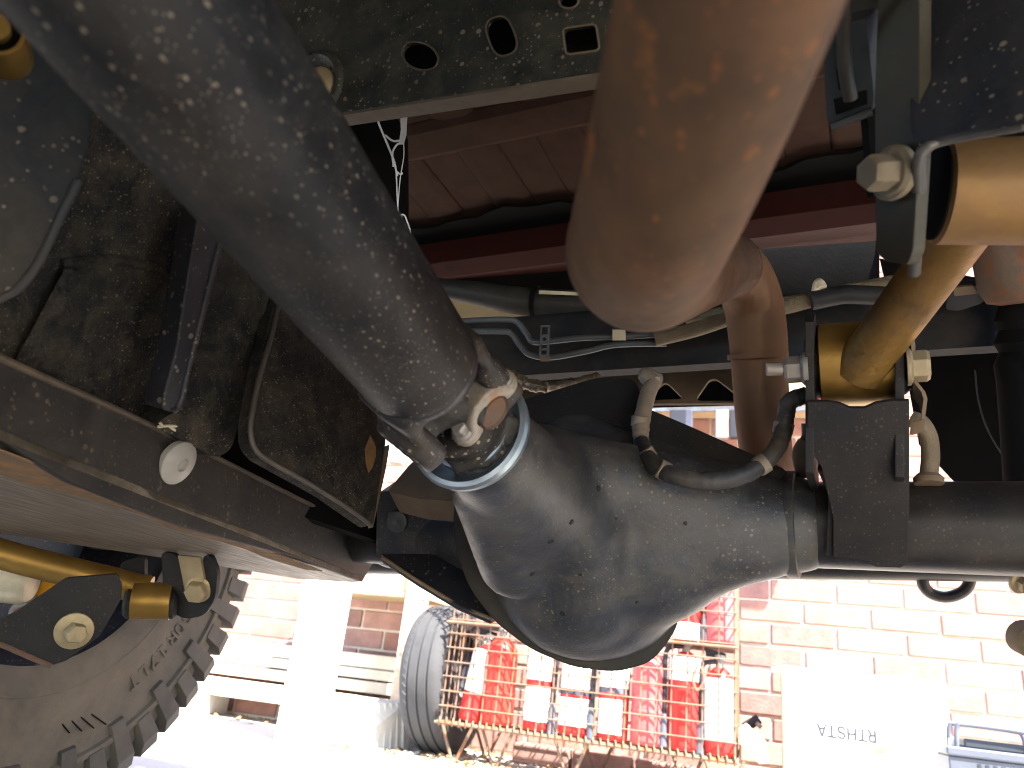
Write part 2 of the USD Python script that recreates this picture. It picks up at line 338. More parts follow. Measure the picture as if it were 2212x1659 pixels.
# ================================================================ the setting
def grid_ground():
    xs = np.r_[-60, -25, -10, np.linspace(-5, 5, 60), 10, 25, 60]; ys = np.r_[-60, -25, -8, np.linspace(-3, 5, 50), 12, 60]
    X, Y = np.meshgrid(xs, ys, indexing='ij'); near = (abs(X) < 5) & (Y > -3) & (Y < 5)
    Zg = np.where(near, (meshkit.fbm(np.stack([X*2, Y*2, X*0], -1), 3)-.5)*.012, 0)
    v = np.stack([X, Y, Zg], -1).reshape(-1, 3); i, j = np.meshgrid(np.arange(len(xs)-1), np.arange(len(ys)-1), indexing='ij'); k = len(ys)
    return v, np.stack([i*k+j, (i+1)*k+j, (i+1)*k+j+1, i*k+j+1], -1).reshape(-1, 4)
part('ground', grid_ground(), m_ground, smooth=True, kind='structure')

WY = 3.30
wall = thing('brick_wall', 'long plum and rose brick wall with pale raked mortar behind everything', 'wall', (0, WY, 0))
part('mortar_bed', box(V3(-6, WY+.008, -.05), V3(12, 0, 0), V3(0, .22, 0), V3(0, 0, 2.9)), m_mortar, wall, smooth=False)
def brick(x, z, w=.230): 
    j = rng.normal(0, .0012, 3)
    return box(V3(x+j[0], WY+j[1]-.001, z+j[2]), V3(w, 0, 0), V3(0, .05, 0), V3(0, 0, .076), ch=.004)
rest = {i: [] for i in range(4)}; count = 0
for c in range(33):
    z = .012+c*.086
    for k in range(-25, 25):
        x = k*.24+(.12 if c % 2 else 0)
        vis = (c <= 9 and -2.75 < x < .95)
        v = int(rng.integers(0, 4))
        if vis and count < 190:
            part('brick', brick(x, z), m_bricks[v], wall, smooth=False); count += 1
        else: rest[v].append(brick(x, z))
part('upper_brickwork', join(sum(rest.values(), [])[:]), m_bricks[1], wall, smooth=False, kind='stuff')

# ================================================================ the truck: body, frame, axle ...
def tb(t, r, z): return V3(-.15, .836, 0)+TX*t+TR*r+Z*z     # truck coordinates: t across, r rearwards from the axle, z up
body = thing('truck_body', 'dusty red truck tub with ribbed brown floor seen from below above the exhaust', 'truck body', tb(0, 0, .95))
ZF = 1.06
part('floor_panel', box(tb(-.85, -3.6, ZF), TX*1.7, TR*3.88, Z*.004), m_floor, body, smooth=False)
for k in range(11):
    part('floor_rib', hull([tb(-.72+k*.135+a, b, z) for a, z in ((0, ZF), (.075, ZF), (.055, ZF-.0035), (.020, ZF-.0035)) for b in (-.55, .17)]), m_floor, body, smooth=False)
part('cross_rib', hull([tb(a, b, z) for a in (-.8, .8) for b, z in ((-.06, ZF), (.02, ZF), (.005, ZF-.009), (-.045, ZF-.009))]), m_floor, body, smooth=False)
mat_ = [(-.62+.03*k, .185-.03*(.5+.3*math.sin(k*.7)+.2*math.sin(k*1.9))*(1 if k > 6 else .4)) for k in range(42)]
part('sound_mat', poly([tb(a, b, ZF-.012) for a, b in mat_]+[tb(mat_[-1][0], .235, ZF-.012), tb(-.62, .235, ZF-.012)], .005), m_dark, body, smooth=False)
part('rear_valance', hull([tb(a, b, z) for a in (-.85, .85) for b, z in ((.23, ZF-.004), (.23, ZF-.06), (.26, ZF-.075), (.30, ZF-.07), (.30, ZF-.004))]), m_red, body, smooth=False)
part('valance_hole', lathe(Pp(969, 580, tb(0, .245, ZF-.075), -Z), -Z, [(0, 0), (.0005, .007), (.0012, .007), (.0012, 0)], 16), m_dark, body, smooth=False)
for s in (-1, 1):
    part('side_panel', box(tb(s*.86-.02, -3.6, .95), TX*.04, TR*4.0, Z*.41), m_red, body, smooth=False)
    part('sill', box(tb(s*.80-.06, -3.0, .50), TX*.12, TR*2.35, Z*.45, ch=.01), m_skid, body, smooth=False)
part('tailgate', box(tb(-.84, .38, ZF-.01), TX*1.68, TR*.04, Z*.30), m_red, body, smooth=False)
part('gearbox', hull([tb(a, b, z) for a in (-.3, .25) for b, z in ((-1.25, .50), (-2.6, .44), (-2.6, 1.0), (-1.25, 1.0))]), m_brk, body, smooth=False)
part('front_wall', box(tb(-.84, -3.6, .5), TX*1.68, TR*.04, Z*1.0), m_red, body, smooth=False)
part('cab', box(tb(-.84, -3.0, 1.36), TX*1.68, TR*1.6, Z*.45), m_red, body, smooth=False)

# chassis frame: punched cross member, rear tube, slotted plate, bumper
m_hrim = look('rim_dust', (.045, .038, .026), rough=.7, amt=.5)
fr = thing('chassis_frame', 'black steel chassis frame with punched cross member, rear tube and bumper bar', 'chassis', tb(0, 0, .7))
cm = plane3(P(715, 255, .70), P(1290, 165, .585), P(1000, -60, .655))
holes = [ell(907, 121, 41, 29, 22), ell(1083, 78, 29, 43, -20, p=2.8), ell(1255, 85, 37, 29, -8, p=7), ell(1228, 2, 21, 16)]
xm = part('cross_member', plate([(420, 310), (715, 255), (1290, 165), (1900, 60), (1900, -260), (420, -220)], cm, .005, holes), m_frame, fr)
part('flange', plate([(420, 308), (715, 253), (1290, 163), (1900, 58), (1900, 53), (1290, 157), (715, 247), (420, 302)], (cm[0]+cm[1]*.0035, cm[1]), .02), m_hrim, xm)
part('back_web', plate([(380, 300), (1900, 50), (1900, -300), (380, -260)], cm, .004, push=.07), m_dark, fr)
part('bottom_web', poly([Pp(420, 306, *cm), Pp(1900, 56, *cm), Pp(1900, 56, *cm)+nz(ray(1900, 56)+UP*.5)*.08, Pp(420, 306, *cm)+nz(ray(420, 306)+UP*.5)*.08], .003), m_frame, fr)
for h in holes: part('hole_rim', tube([Pp(x, y, cm[0]+cm[1]*.0004, cm[1]) for x, y in h+h[:1]], .0010, 6, raw=True, caps=False), m_hrim, xm)
bc = Pp(676, 188, *cm)
part('bolt_boss', lathe(bc, cm[1], [(0, .036), (.004, .034), (.005, .030), (.002, .027), (.001, .02), (.001, 0)], 40), m_frame, xm)
part('bolt_washer', lathe(Pp(690, 188, *cm)+cm[1]*.001, cm[1], [(0, 0), (0, .0185), (.003, .018), (.006, .0125), (.006, 0)], 28), m_bolt, xm, smooth=30)
part('bolt_head', hexbolt(Pp(690, 188, *cm)+cm[1]*.006, cm[1], .015, .008), m_bolt, xm, smooth=False)
# rear cross tube carrying the brake lines
A, B = P(900, 765, 1.12), P(1800, 700, .98)
d = nz(B-A); prof = lambda q: [q+Z*a*.001+np.cross(Z, d)*b*.001 for a, b in ((38, -20), (38, 25), (-38, 30), (-50, 10), (-50, -12), (-30, -26), (5, -32), (30, -28))]
part('rear_tube', hull(prof(A-d*.35)+prof(B+d*.5)), look('tube_black', (.012, .014, .018), rough=.7, spec=.15, amt=.2), fr, smooth=30)
sp = plane3(P(1130, 830, 1.22), P(1590, 835, 1.08), P(1350, 760, 1.2))
tri = [rnd([(1395, 865), (1437, 822), (1478, 862)], 14), ell(1486, 886, 17, 9, 0), rnd([(1500, 866), (1532, 820), (1548, 818), (1610, 866)], 16), ell(1230, 820, 24, 12, 10)]
part('slotted_plate', plate([(1040, 770), (1200, 765), (1640, 740), (1700, 735), (1700, 870), (1420, 872), (1380, 875), (1040, 890)], sp, .004, tri), m_tan, fr)
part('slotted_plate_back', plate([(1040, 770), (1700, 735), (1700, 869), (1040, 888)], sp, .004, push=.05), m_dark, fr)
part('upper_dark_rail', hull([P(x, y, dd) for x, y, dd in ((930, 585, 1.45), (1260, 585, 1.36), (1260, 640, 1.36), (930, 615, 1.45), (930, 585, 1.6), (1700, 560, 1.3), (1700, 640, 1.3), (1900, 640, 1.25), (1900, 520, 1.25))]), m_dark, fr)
bz = .53; bumpA, bumpB = P(640, 1215, 1.86), P(2300, 1222, 1.19)
part('bumper_bar', tube([bumpA, bumpB], .026, 24, 2), m_axle, fr)
part('recovery_loop', tube([P(2000, 1215, 1.27), P(1993, 1255, 1.27), P(2008, 1280, 1.27), P(2043, 1290, 1.265), P(2080, 1278, 1.26), P(2095, 1253, 1.26), P(2088, 1215, 1.26)], .0095, 16), m_axle, fr)

# frame bracket, near right, that holds the upper arm
m_nut = look('dusty_nut', (.15, .125, .085), rough=.7, amt=.8, dust=(.10, .08, .05), dscale=40, bump=.3, bevel=.0015)
ub = thing('upper_arm_bracket', 'blurred black frame bracket with rolled lip in the upper right corner', 'bracket', P(2000, 300, .42))
fp = plane3(P(1990, 300, .43), P(2212, 262, .385), P(2100, 0, .44))
part('front_plate', plate(rnd([(1965, -200), (1968, 296), (1998, 306), (2060, 290), (2212, 266), (2500, 230), (2500, -200)], 24), fp, .006), look('blue_black_paint', (.018, .022, .030), rough=.5, amt=.6, dust=(.06, .055, .045), dscale=18, speck=.4, sscale=110., bevel=.003), ub)
part('back_plate', plate([(1780, -200), (2000, -200), (1995, 320), (1885, 300), (1845, 120)], fp, .01, push=-.0+.0) if False else plate([(1780, -200), (2000, -200), (1990, 420), (1888, 420), (1862, 120)], (P(1900, 100, .53), -FW), .01), m_dark, ub)
part('rolled_lip', tube([P(1975, 590, .50), P(1984, 430, .455), P(1986, 345, .434), P(2004, 318, .428), P(2050, 302, .422), P(2212, 275, .386)], [.004, .004, .0035, .003, .002], 10), look('lip_wear', (.09, .09, .085), rough=.4, metal=.4, amt=.4), ub)
spn = nz(-TX*.8-FW*.45)
part('side_plate', plate(rnd([(1905, -200), (1890, 200), (1893, 545), (1915, 566), (1960, 572), (1972, 540), (1985, 330), (1985, -200)], 10), (P(1940, 300, .46), spn), .008), look('olive_dust_paint', (.035, .032, .022), rough=.65, amt=.7, dust=(.09, .07, .035), bevel=.002), ub)
part('clamp_nut', join([hexbolt(P(1926, 372, .455), nz(-RT*.92-FW*.25-UP*.1), .019, .018, .016, .004)]), m_nut, ub, smooth=False)
part('washer', lathe(P(1934, 374, .458), nz(-RT*.92-FW*.25), [(0, 0), (0, .0165), (.004, .0165), (.004, 0)], 28), m_nut, ub)
cl = thing('wiring_connector', 'grey black ribbed wiring connector clipped beside the upper right bracket', 'connector', P(1830, 170, .50))
cpl = plane3(P(1790, 100, .50), P(1880, 100, .485), P(1830, 270, .525))
part('housing', plate(rnd([(1775, 60), (1870, 40), (1888, 200), (1885, 240), (1800, 282), (1786, 260)], 8), cpl, .02), m_clip, cl)
for q in ([(1800, 215), (1872, 195), (1873, 225), (1806, 248)], [(1806, 150), (1835, 140), (1846, 180), (1812, 195)]): part('recess', plate(q, (cpl[0]+cpl[1]*.0006, cpl[1]), .0008), m_dark, cl)
part('cable', tube([P(1822, -80, .44), P(1822, 60, .478), P(1826, 150, .493), P(1838, 215, .503)], .0045, 10), m_rubber, cl)
part('ridge', tube([P(1795, 275, .523), P(1884, 240, .510)], .003, 8, 2), m_clip, cl)

# ---- upper control arm (gold)
m_bronze = look('bronze_zinc', (.25, .14, .032), (.17, .095, .026), rough=.45, metal=.6, amt=.95, dust=(.085, .055, .028), dscale=22, bump=.3, rust=.08, rcol=(.08, .045, .018))
ua = thing('upper_control_arm', 'dull gold zinc plated upper control arm tube with welded bushing barrels', 'control arm', P(2000, 600, .6))
bo = P(2030, 415, .49); ba = nz(RT*.97-FW*.22-UP*.05)
part('front_barrel', lathe(bo, ba, [(0, .024), (-.002, .030), (.0, .0335), (.12, .0335), (.12, 0)], 48), m_goldd, ua)
part('front_bushing', lathe(bo, ba, [(-.006, 0), (-.006, .022), (-.003, .0305), (.004, .0305)], 40), m_dark, ua)
part('arm_tube', tube([P(2120, 430, .525), P(2030, 560, .585), P(1860, 793, .685)], [.0215]*18+[.0218, .0232, .0255], 40, 10), m_bronze, ua)
hb = P(1850, 785, .705)
part('rear_barrel', lathe(hb-TX*.0315, TX, [(.0, .030), (0, .0375), (.001, .039), (.062, .039), (.063, .0375), (.063, .03)], 56), m_gold, ua)
part('rear_bushing', lathe(hb-TX*.044, TX, [(0, 0), (0, .026), (.005, .031), (.083, .031), (.088, .026), (.088, 0)], 40), m_rubber, ua)
# ---- rear axle
ax = thing('rear_axle', 'black cast rear axle with bulging differential housing and right hand tube', 'axle', P(1350, 1150, .84))
Rc = P(1014, 928, .585)                                   # centre of the zinc dust shield
core = P(1265, 1150, .80); pn = nz(Rc-P(1180, 1075, .74))
e_r, e_u, e_f = RT, UP, FW
housing = smin(.015,
    cone(P(1052, 968, .605), P(1170, 1085, .73), .0405, .058),
    cone(P(1040, 1060, .655), P(1120, 1200, .755), .026, .042),
    sph(P(1256, 1195, .835), 1.0, (.104, .108, .10), (e_r, e_u, e_f)),
    sph(P(1292, 1282, .85), 1.0, (.093, .066, .085), (e_r, e_u, e_f)),
    cone(P(1255, 1150, .735), P(1270, 1290, .775), .040, .042),
    cone(P(1290, 1150, .80), P(1715, 1132, .765), .082, .0475),
    cone(P(1160, 1025, .745), P(1640, 1110, .785), .050, .042),
    sph(P(1400, 1190, .80), 1.0, (.085, .075, .07), (e_r, e_u, e_f)),
    cone(P(1400, 1230, .79), P(1640, 1175, .755), .045, .028),
    cone(P(1250, 1010, .84), P(1560, 1080, .80), .06, .045),
    cone(P(1250, 1150, .86), P(860, 1150, 1.02), .075, .048))
groove = cone(P(1120, 1195, .655), P(1250, 1330, .735), .018, .02)
dent = cone(P(1440, 1290, .70), P(1590, 1250, .68), .035, .035)
lo = np.min([P(x, y, dd) for x in (800, 1760) for y in (860, 1480) for dd in (.5, 1.05)], 0)-.02
hi = np.max([P(x, y, dd) for x in (800, 1760) for y in (860, 1480) for dd in (.5, 1.05)], 0)+.02
hs = surface(lambda p: -smin(.02, lambda q: -housing(q), lambda q: groove(q), )(p) if False else housing(p), lo, hi, .0055)
trimesh.smoothing.filter_taubin(hs, iterations=14)
hs.vertices += .0012*(meshkit.fbm(hs.vertices*60, 3)-.5)[:, None]*hs.vertex_normals
hsg = part('differential_housing', hs, m_diff, ax, smooth=True)
crm = plane3(P(990, 1150, .80), P(1450, 1300, .80), P(1300, 1450, .815))
part('cover_rim', plate(rnd([(985, 1060), (978, 1130), (986, 1195), (1014, 1270), (1068, 1343), (1146, 1402), (1236, 1440), (1330, 1452), (1404, 1432), (1440, 1392), (1470, 1340), (1400, 1200), (1100, 1060)], 30), crm, .03), look('dusty_casting', (.024, .022, .019), rough=.7, amt=.7, dust=(.05, .042, .03), bevel=.006), ax)
for q in ((1145, 955), (1292, 1052), (1240, 1120), (1135, 1090), (1560, 1130)): pass
m_pit = look('oily_pit', (.009, .010, .012), rough=.6, amt=.5, dust=(.04, .035, .028), dscale=60)
def on_cast(x, y):
    t = np.linspace(.50, .92, 400); q = EYE+t[:, None]*ray(x, y); i = np.argmax(housing(q) < 0); return q[i]
for x, y, r_ in ((1292, 1055, 7), (1235, 1128, 6), (1190, 1170, 7), (1255, 1240, 6), (1330, 1120, 5), (1215, 1325, 7), (1150, 1240, 6), (1420, 1180, 5), (1375, 1300, 5), (1480, 1130, 5)):
    q = on_cast(x, y); e_ = 1e-3; g_ = nz(np.array([(housing((q+np.eye(3)[k]*e_)[None])-housing((q-np.eye(3)[k]*e_)[None]))[0] for k in range(3)]))
    part('casting_pit', lathe(q+g_*.0006, g_, [(-.002, R(r_, .75)), (.0, R(r_, .75)*.9), (.0004, 0)], 12), m_pit, ax)
FO = P(1722, 1132, .765)
part('tube_flange', lathe(FO, TX, [(-.012, 0), (-.012, .0515), (-.009, .0535), (0, .0535), (.001, .052), (.001, 0)], 48), m_diff, ax)
part('axle_tube', tube([FO-TX*.02, FO+TX*.62], .0425, 48, 3), m_axle, ax)
part('left_tube', tube([P(930, 1150, .98), P(930, 1150, .98)-TX*.62], .0425, 40, 3), m_axle, ax)
# truss and the dark shoulder above the housing
tp = plane3(P(1130, 850, .86), P(1400, 830, .84), P(1250, 1000, .80))
part('upper_truss', plate(rnd([(1125, 865), (1215, 838), (1290, 815), (1372, 820), (1394, 880), (1500, 925), (1700, 1015), (1705, 1090), (1500, 1075), (1200, 1010), (1120, 960)], 16), tp, .05), m_brk, ax)
part('pinion_shield', lathe(Rc, pn, [(-.010, .032), (-.010, .043), (-.005, .0478), (.001, .0488), (.004, .0470), (.005, .0435), (.000, .0385), (-.003, .034), (-.003, .020)], 72), m_zinc, ax)
part('inner_seal', lathe(Rc+pn*.001, pn, [(-.004, .034), (.003, .033), (.004, .030), (.001, .027), (.001, 0)], 60), m_zinc, ax)
# pinion yoke with bearing cup and strap
CAP = P(1070, 893, .540); sd = RT*.54+UP*.84; sd = nz(sd-pn*np.dot(sd, pn)); cd = np.cross(sd, pn); cd = cd if np.dot(cd, RT) > 0 else -cd
mid = CAP-cd*.010
b1, b2 = mid+sd*.0215+pn*.004, mid-sd*.0235+pn*.004
yk = smin(.006, scyl(Rc+pn*.010, pn, .030, .014, .004), sbox(mid-pn*.014-cd*.006, (sd, pn, cd), (.030, .011, .011), .004), sbox(mid-pn*.022-cd*.035, (sd, pn, cd), (.026, .010, .028), .006),
          sbox(P(1012, 990, .578), (nz(RT+UP*.35), nz(UP-RT*.35), FW), (.013, .009, .012), .002), sbox(P(1060, 978, .578), (nz(RT+UP*.35), nz(UP-RT*.35), FW), (.010, .009, .012), .002), sbox(P(1100, 930, .578), (nz(RT*.4+UP), nz(UP*.4-RT), FW), (.012, .009, .010), .003))
part('pinion_yoke', surface(yk, Rc-.08, Rc+.09, .0025), m_yoke, ax, smooth=True)
part('bearing_cup', lathe(CAP-cd*.020, cd, [(0, .0138), (.0185, .0138), (.0205, .0128), (.0188, .0118), (.0182, .006), (.0190, 0)], 40), m_rust, ax)
stf = smin(.004, *[sbox(mid-cd*.001+.0172*(math.cos(t)*sd+math.sin(t)*pn), (nz(np.cross(cd, math.cos(t)*sd+math.sin(t)*pn)), math.cos(t)*sd+math.sin(t)*pn, cd), (.0062, .0042, .0092), .002) for t in np.linspace(.05, math.pi-.05, 11)],
           scyl(b1-pn*.004, pn, .0098, .0045, .002), scyl(b2-pn*.004, pn, .0098, .0045, .002))
part('cup_strap', surface(stf, CAP-.05, CAP+.05, .0015), m_strap, ax, smooth=True)
for b in (b1, b2): part('strap_bolt', hexbolt(b+pn*.003, pn, .0105, .008, .0085, .002), m_steel, ax, smooth=False)
# upper arm bracket on the tube
bk = plane3(P(1750, 868, .672), P(1960, 868, .640), P(1850, 1215, .700))
bkp = part('arm_bracket', plate([(1744, 868), (1788, 868), (1812, 872), (1835, 882), (1868, 882), (1890, 872), (1925, 866), (1964, 866), (1964, 1100), (1960, 1216), (1945, 1226), (1892, 1224), (1868, 1212), (1800, 1204), (1800, 1120), (1775, 1010), (1744, 960)], bk, .006), m_brk, ax)
part('bracket_edge', plate([(1800, 1204), (1800, 1060), (1780, 1020), (1766, 1015), (1790, 1070), (1784, 1200)], bk, .02, push=.004), m_brk, ax)
for xx, a0 in ((1748, .672), (1944, .643)):
    o_ = P(xx, 800, a0+.004)
    part('bracket_side_plate', poly([o_+TR*(a+.004)+UP*b for a, b in ((0, .045), (.0, -.05), (.0, -.09), (.075, -.09), (.075, .045), (.05, .062), (.02, .062))], .007), m_brk, ax)
part('stud', tube([P(1655, 797, .70), P(1720, 797, .694)], .0062, 14, 2), m_steel, ax)
part('nut', hexbolt(P(1737, 797, .692), -TX, .0215, .017, .0155, .004), m_steel, ax, smooth=False)
part('bolt_head', hexbolt(P(1966, 792, .655), TX, .024, .015, .0165, .003), m_bolt, ax, smooth=False)
bt = [P(x, y, .652) for x, y in ((1962, 690), (1968, 740), (1972, 800), (1974, 826), (1990, 846), (1995, 862), (1990, 905), (1968, 912))]
part('bent_tab', join([hull([a+TR*s+o for a in (bt[i], bt[i+1]) for s in (0, .035) for o in (V3(0, 0, 0), TX*.003)]) for i in range(len(bt)-1)]), m_tan, ax)
part('breather_pipe', tube([P(1968, 905, .705), P(1990, 915, .70), P(2006, 945, .70), P(2010, 985, .70), P(2006, 1028, .70)], .0078, 16), m_hose, ax)
part('breather_collar', lathe(P(2006, 1036, .70), Z, [(-.004, .0), (-.004, .0125), (.001, .013), (.005, .0095), (.005, 0)], 24), m_tan, ax)
part('small_fitting', tube([P(1742, 1030, .78), P(1736, 985, .78), P(1745, 955, .78)], [.009, .012, .010], 14), m_tan, ax)
part('fitting_hose', tube([P(1752, 915, .78), P(1752, 945, .78), P(1740, 968, .78)], .0095, 14), m_rubber, ax)
# bottom left of the housing: flange and tan flat
sk = plane3(P(830, 1205, .90), P(1060, 1335, .84), P(960, 1180, .92))
part('lower_flange', plate([(824, 1196), (930, 1197), (1000, 1215), (1075, 1330), (1060, 1338), (990, 1308), (905, 1258), (826, 1206)], sk, .008), m_rib, ax)
part('flange_edge', tube([P(826, 1204, .895), P(905, 1256, .87), P(990, 1306, .855), P(1065, 1338, .838)], .0022, 8), m_tan, ax)
part('cover_flat', plate(rnd([(836, 1062), (888, 1000), (952, 962), (1010, 1020), (1010, 1085), (905, 1078)], 10), plane3(P(840, 1062, .86), P(960, 970, .90), P(980, 1060, .82)), .03), m_tan, ax)
part('left_boss', lathe(P(858, 1125, .905), nz(-FW), [(0, 0), (0, .014), (.006, .012), (.007, .006), (.005, 0)], 24), m_diff, ax)
pl_ = plane3(P(820, 1060, .93), P(985, 1060, .90), P(900, 1195, .93))
part('left_shoulder', plate(rnd([(815, 1062), (900, 1058), (1000, 1085), (1010, 1230), (930, 1200), (812, 1204)], 12), pl_, .05), m_diff, ax)

# ---- drive shaft
S0, S1 = P(330, 20, .262), P(905, 790, .49)
sa = nz(S1-S0); L = np.linalg.norm(S1-S0)
ds = thing('drive_shaft', 'thick black drive shaft flecked with pale mud running down to the differential', 'drive shaft', S0)
rs = R(131, .49)
part('shaft_tube', lathe(S1, sa, [(-.62, 0), (-.62, rs*.95), (-.014, rs), (-.009, rs*1.012), (-.004, rs*1.0), (-.001, rs*.97), (0, rs*.93)], 96), m_shaft, ds)
yax = nz(P(872, 962, .512)-P(1050, 768, .535)); yax = nz(yax-sa*np.dot(yax, sa)); yt = np.cross(sa, yax)
J = P(958, 872, .535)
part('weld_lip', lathe(S1, sa, [(-.003, rs*.99), (.000, rs*1.0), (.004, rs*.985), (.006, rs*.93), (.005, 0)], 72), m_rib, ds)
ear = lambda s: sbox(S1+sa*.030+yax*s*rs*.86, (yax, sa, yt), (.0055, .032, .023), .004)
yok = smin(.012, scyl(S1+sa*.004, sa, rs*.93, .008, .004), ear(1), ear(-1), scyl(J+yax*rs*.9, yax, .0235, .0085, .0015), scyl(J-yax*rs*.9, yax, .0235, .0085, .0015))
yokc = lambda p: np.maximum(np.maximum(yok(p), -scyl(J+yax*rs*1.05, yax, .0175, .012, .001)(p)), -scyl(J-yax*rs*1.05, yax, .0175, .012, .001)(p))
part('shaft_yoke', surface(yokc, S1-.08, S1+.115, .0026), m_yoke, ds, smooth=True)
part('joint_cross', surface(smin(.006, scyl(J, yax, .0115, rs*.9, .002), scyl(J, nz(CAP-J), .0125, .03, .002), sph(J, .017)), J-.06, J+.06, .003), m_yoke, ds, smooth=True)
for s in (1, -1):
    part('cross_cap', lathe(J+yax*s*rs*.74, yax*s, [(0, .0143), (.006, .0143), (.0065, .010), (.0055, .004), (.007, 0)], 30), m_rust, ds)
    part('snap_ring', tube([J+yax*s*rs*1.0+.0165*(math.cos(t)*sa+math.sin(t)*yt) for t in np.linspace(0, 2*np.pi, 36)], .0015, 6, raw=True), m_bolt, ds)

# ---- exhaust
ex = thing('exhaust_pipe', 'fat heat browned exhaust pipe hanging close above the lens and arching over the axle', 'exhaust pipe', P(1400, 400, .4))
def varpipe(rows, n=10, sides=56):
    c = np.array([P(x, y, dd) for x, y, dd, w in rows]); return tube(c, np.interp(np.linspace(0, 1, 40), np.linspace(0, 1, len(rows)), [w*dd/F for x, y, dd, w in rows]), sides, n)
part('front_section', varpipe([(1640, -330, .150, 275), (1580, -50, .190, 246), (1505, 200, .232, 216), (1440, 400, .268, 188), (1402, 505, .300, 172), (1388, 548, .345, 165), (1402, 575, .41, 142), (1450, 585, .52, 112), (1520, 580, .68, 86), (1575, 575, .80, 70)]), m_exh, ex, smooth=True)
part('rear_section', varpipe([(1560, 570, .80, 66), (1598, 592, .845, 64), (1625, 650, .87, 62), (1637, 730, .875, 61), (1642, 820, .875, 58), (1648, 920, .875, 56), (1658, 990, .885, 54), (1675, 1030, .92, 52)]), m_exh2, ex, smooth=True)
for x0, y0, x1, y1, dd, rr, k in ((1545, 632, 1655, 582, .858, 63.5, 0), (1574, 772, 1700, 766, .875, 61.5, 0)):
    c = P((x0+x1)/2, (y0+y1)/2, dd); axd = nz(np.cross(P(x1, y1, dd)-P(x0, y0, dd), FW))
    part('pipe_band', lathe(c-axd*.003, axd, [(0, R(rr, dd)*.97), (0, R(rr, dd)*1.03), (.006, R(rr, dd)*1.03), (.006, R(rr, dd)*.97)], 48), m_exh2, ex)
part('clamp_tab', hull([P(1650, 562, .85), P(1660, 566, .85), P(1662, 592, .85), P(1652, 588, .85), P(1655, 575, .865)]), m_tan, ex)

# ---- lines, hoses and wiring behind
bl = thing('brake_lines', 'pair of thin grey brake lines bending into a ladder shaped clip', 'brake line', P(1170, 735, 1.0))
part('line', tube([P(985, 694, 1.03), P(1090, 690, 1.02), P(1118, 697, 1.02), P(1138, 722, 1.015), P(1150, 738, 1.01), P(1180, 738, 1.0), P(1260, 730, .99), P(1420, 722, .98), P(1600, 690, .96)], .0040, 12), m_line, bl)
part('line', tube([P(985, 716, 1.03), P(1085, 716, 1.02), P(1105, 722, 1.02), P(1125, 748, 1.015), P(1145, 766, 1.01), P(1190, 772, 1.0), P(1270, 758, .99), P(1330, 745, .985), P(1440, 742, .975)], .0040, 12), m_line, bl)
cpl = plane3(P(1165, 705, .985), P(1190, 705, .982), P(1175, 775, .985))
part('clip', plate([(1168, 703), (1188, 702), (1184, 772), (1164, 772)], cpl, .008, [[(1171, 707), (1184, 706), (1183, 722), (1170, 723)], ell(1176, 733, 4.5, 4.5, n=12), [(1169, 744), (1182, 743), (1181, 752), (1169, 753)], [(1168, 757), (1181, 756), (1181, 765), (1168, 766)]]), m_line, bl)
part('clip_foot', hull([P(1166, 771, .985), P(1188, 770, .985), P(1186, 781, .985), P(1168, 781, .985), P(1168, 775, 1.0), P(1186, 775, 1.0)]), m_tan, bl)
part('tag_label', plate([(1323, 712), (1351, 712), (1352, 735), (1323, 735)], plane3(P(1323, 712, .97), P(1351, 712, .968), P(1323, 735, .97)), .001), m_cream, bl)
bh = thing('filler_hose', 'black tapering rubber hose lying above the grey brake lines', 'hose', P(1100, 640, 1.15))
part('hose_body', tube([P(930, 618, 1.20), P(1020, 632, 1.17), P(1110, 648, 1.14), P(1200, 655, 1.12), P(1330, 660, 1.10)], [.014, .018, .021, .021, .021], 20), m_rubber, bh)
part('hose_band', lathe(P(1152, 650, 1.13), nz(P(1200, 655, 1.12)-P(1110, 648, 1.14)), [(0, .02), (0, .0235), (.007, .0235), (.007, .02)], 28), m_dark, bh)
part('hose_marking', plate([(1164, 627), (1250, 631), (1250, 638), (1164, 635)], plane3(P(1164, 627, 1.10), P(1250, 631, 1.085), P(1164, 635, 1.10)), .001), m_cream, bh)
tanb = thing('insulation_board', 'flat sandy board with dusty face showing between black hose and brake lines', 'board', P(1100, 690, 1.3))
part('board', plate([(960, 640), (1260, 668), (1260, 700), (980, 715)], plane3(P(1000, 660, 1.32), P(1240, 668, 1.26), P(1100, 710, 1.30)), .012), plain('sandy_board', (.42, .31, .18), .9, 0, .2, 30, .4), tanb)
bhs = thing('braided_hoses', 'two sandy braided hoses strapped together crossing behind the tailpipe', 'hose', P(1700, 650, 1.0))
part('hose', tube([P(1415, 733, .955), P(1500, 712, .945), P(1600, 680, .94), P(1690, 664, .93), P(1752, 648, .925), P(1830, 630, .91), P(1930, 618, .90)], .0095, 16), m_hose, bhs)
part('hose', tube([P(1480, 688, .965), P(1600, 668, .95), P(1700, 652, .945), P(1800, 632, .93), P(1930, 606, .92)], .0070, 14), m_hose, bhs)
part('sheath', tube([P(1752, 650, .915), P(1800, 640, .91), P(1835, 636, .905), P(1940, 640, .895)], .0115, 16), m_rubber, bhs)
part('strap_buckle', tube([P(1762, 640, .915), P(1768, 612, .915), P(1776, 622, .91)], .006, 10), m_cream, bhs)
wl = thing('axle_wiring_loom', 'taped cable loom looping below the truss from grey sheath to bracket', 'cable', P(1500, 1000, .75))
part('upper_sheath', tube([P(1412, 826, .83), P(1400, 850, .82), P(1390, 890, .80), P(1384, 930, .785), P(1386, 958, .775)], [.0085, .0085, .0085, .009, .0075], 18, wob=.15), m_tape, wl)
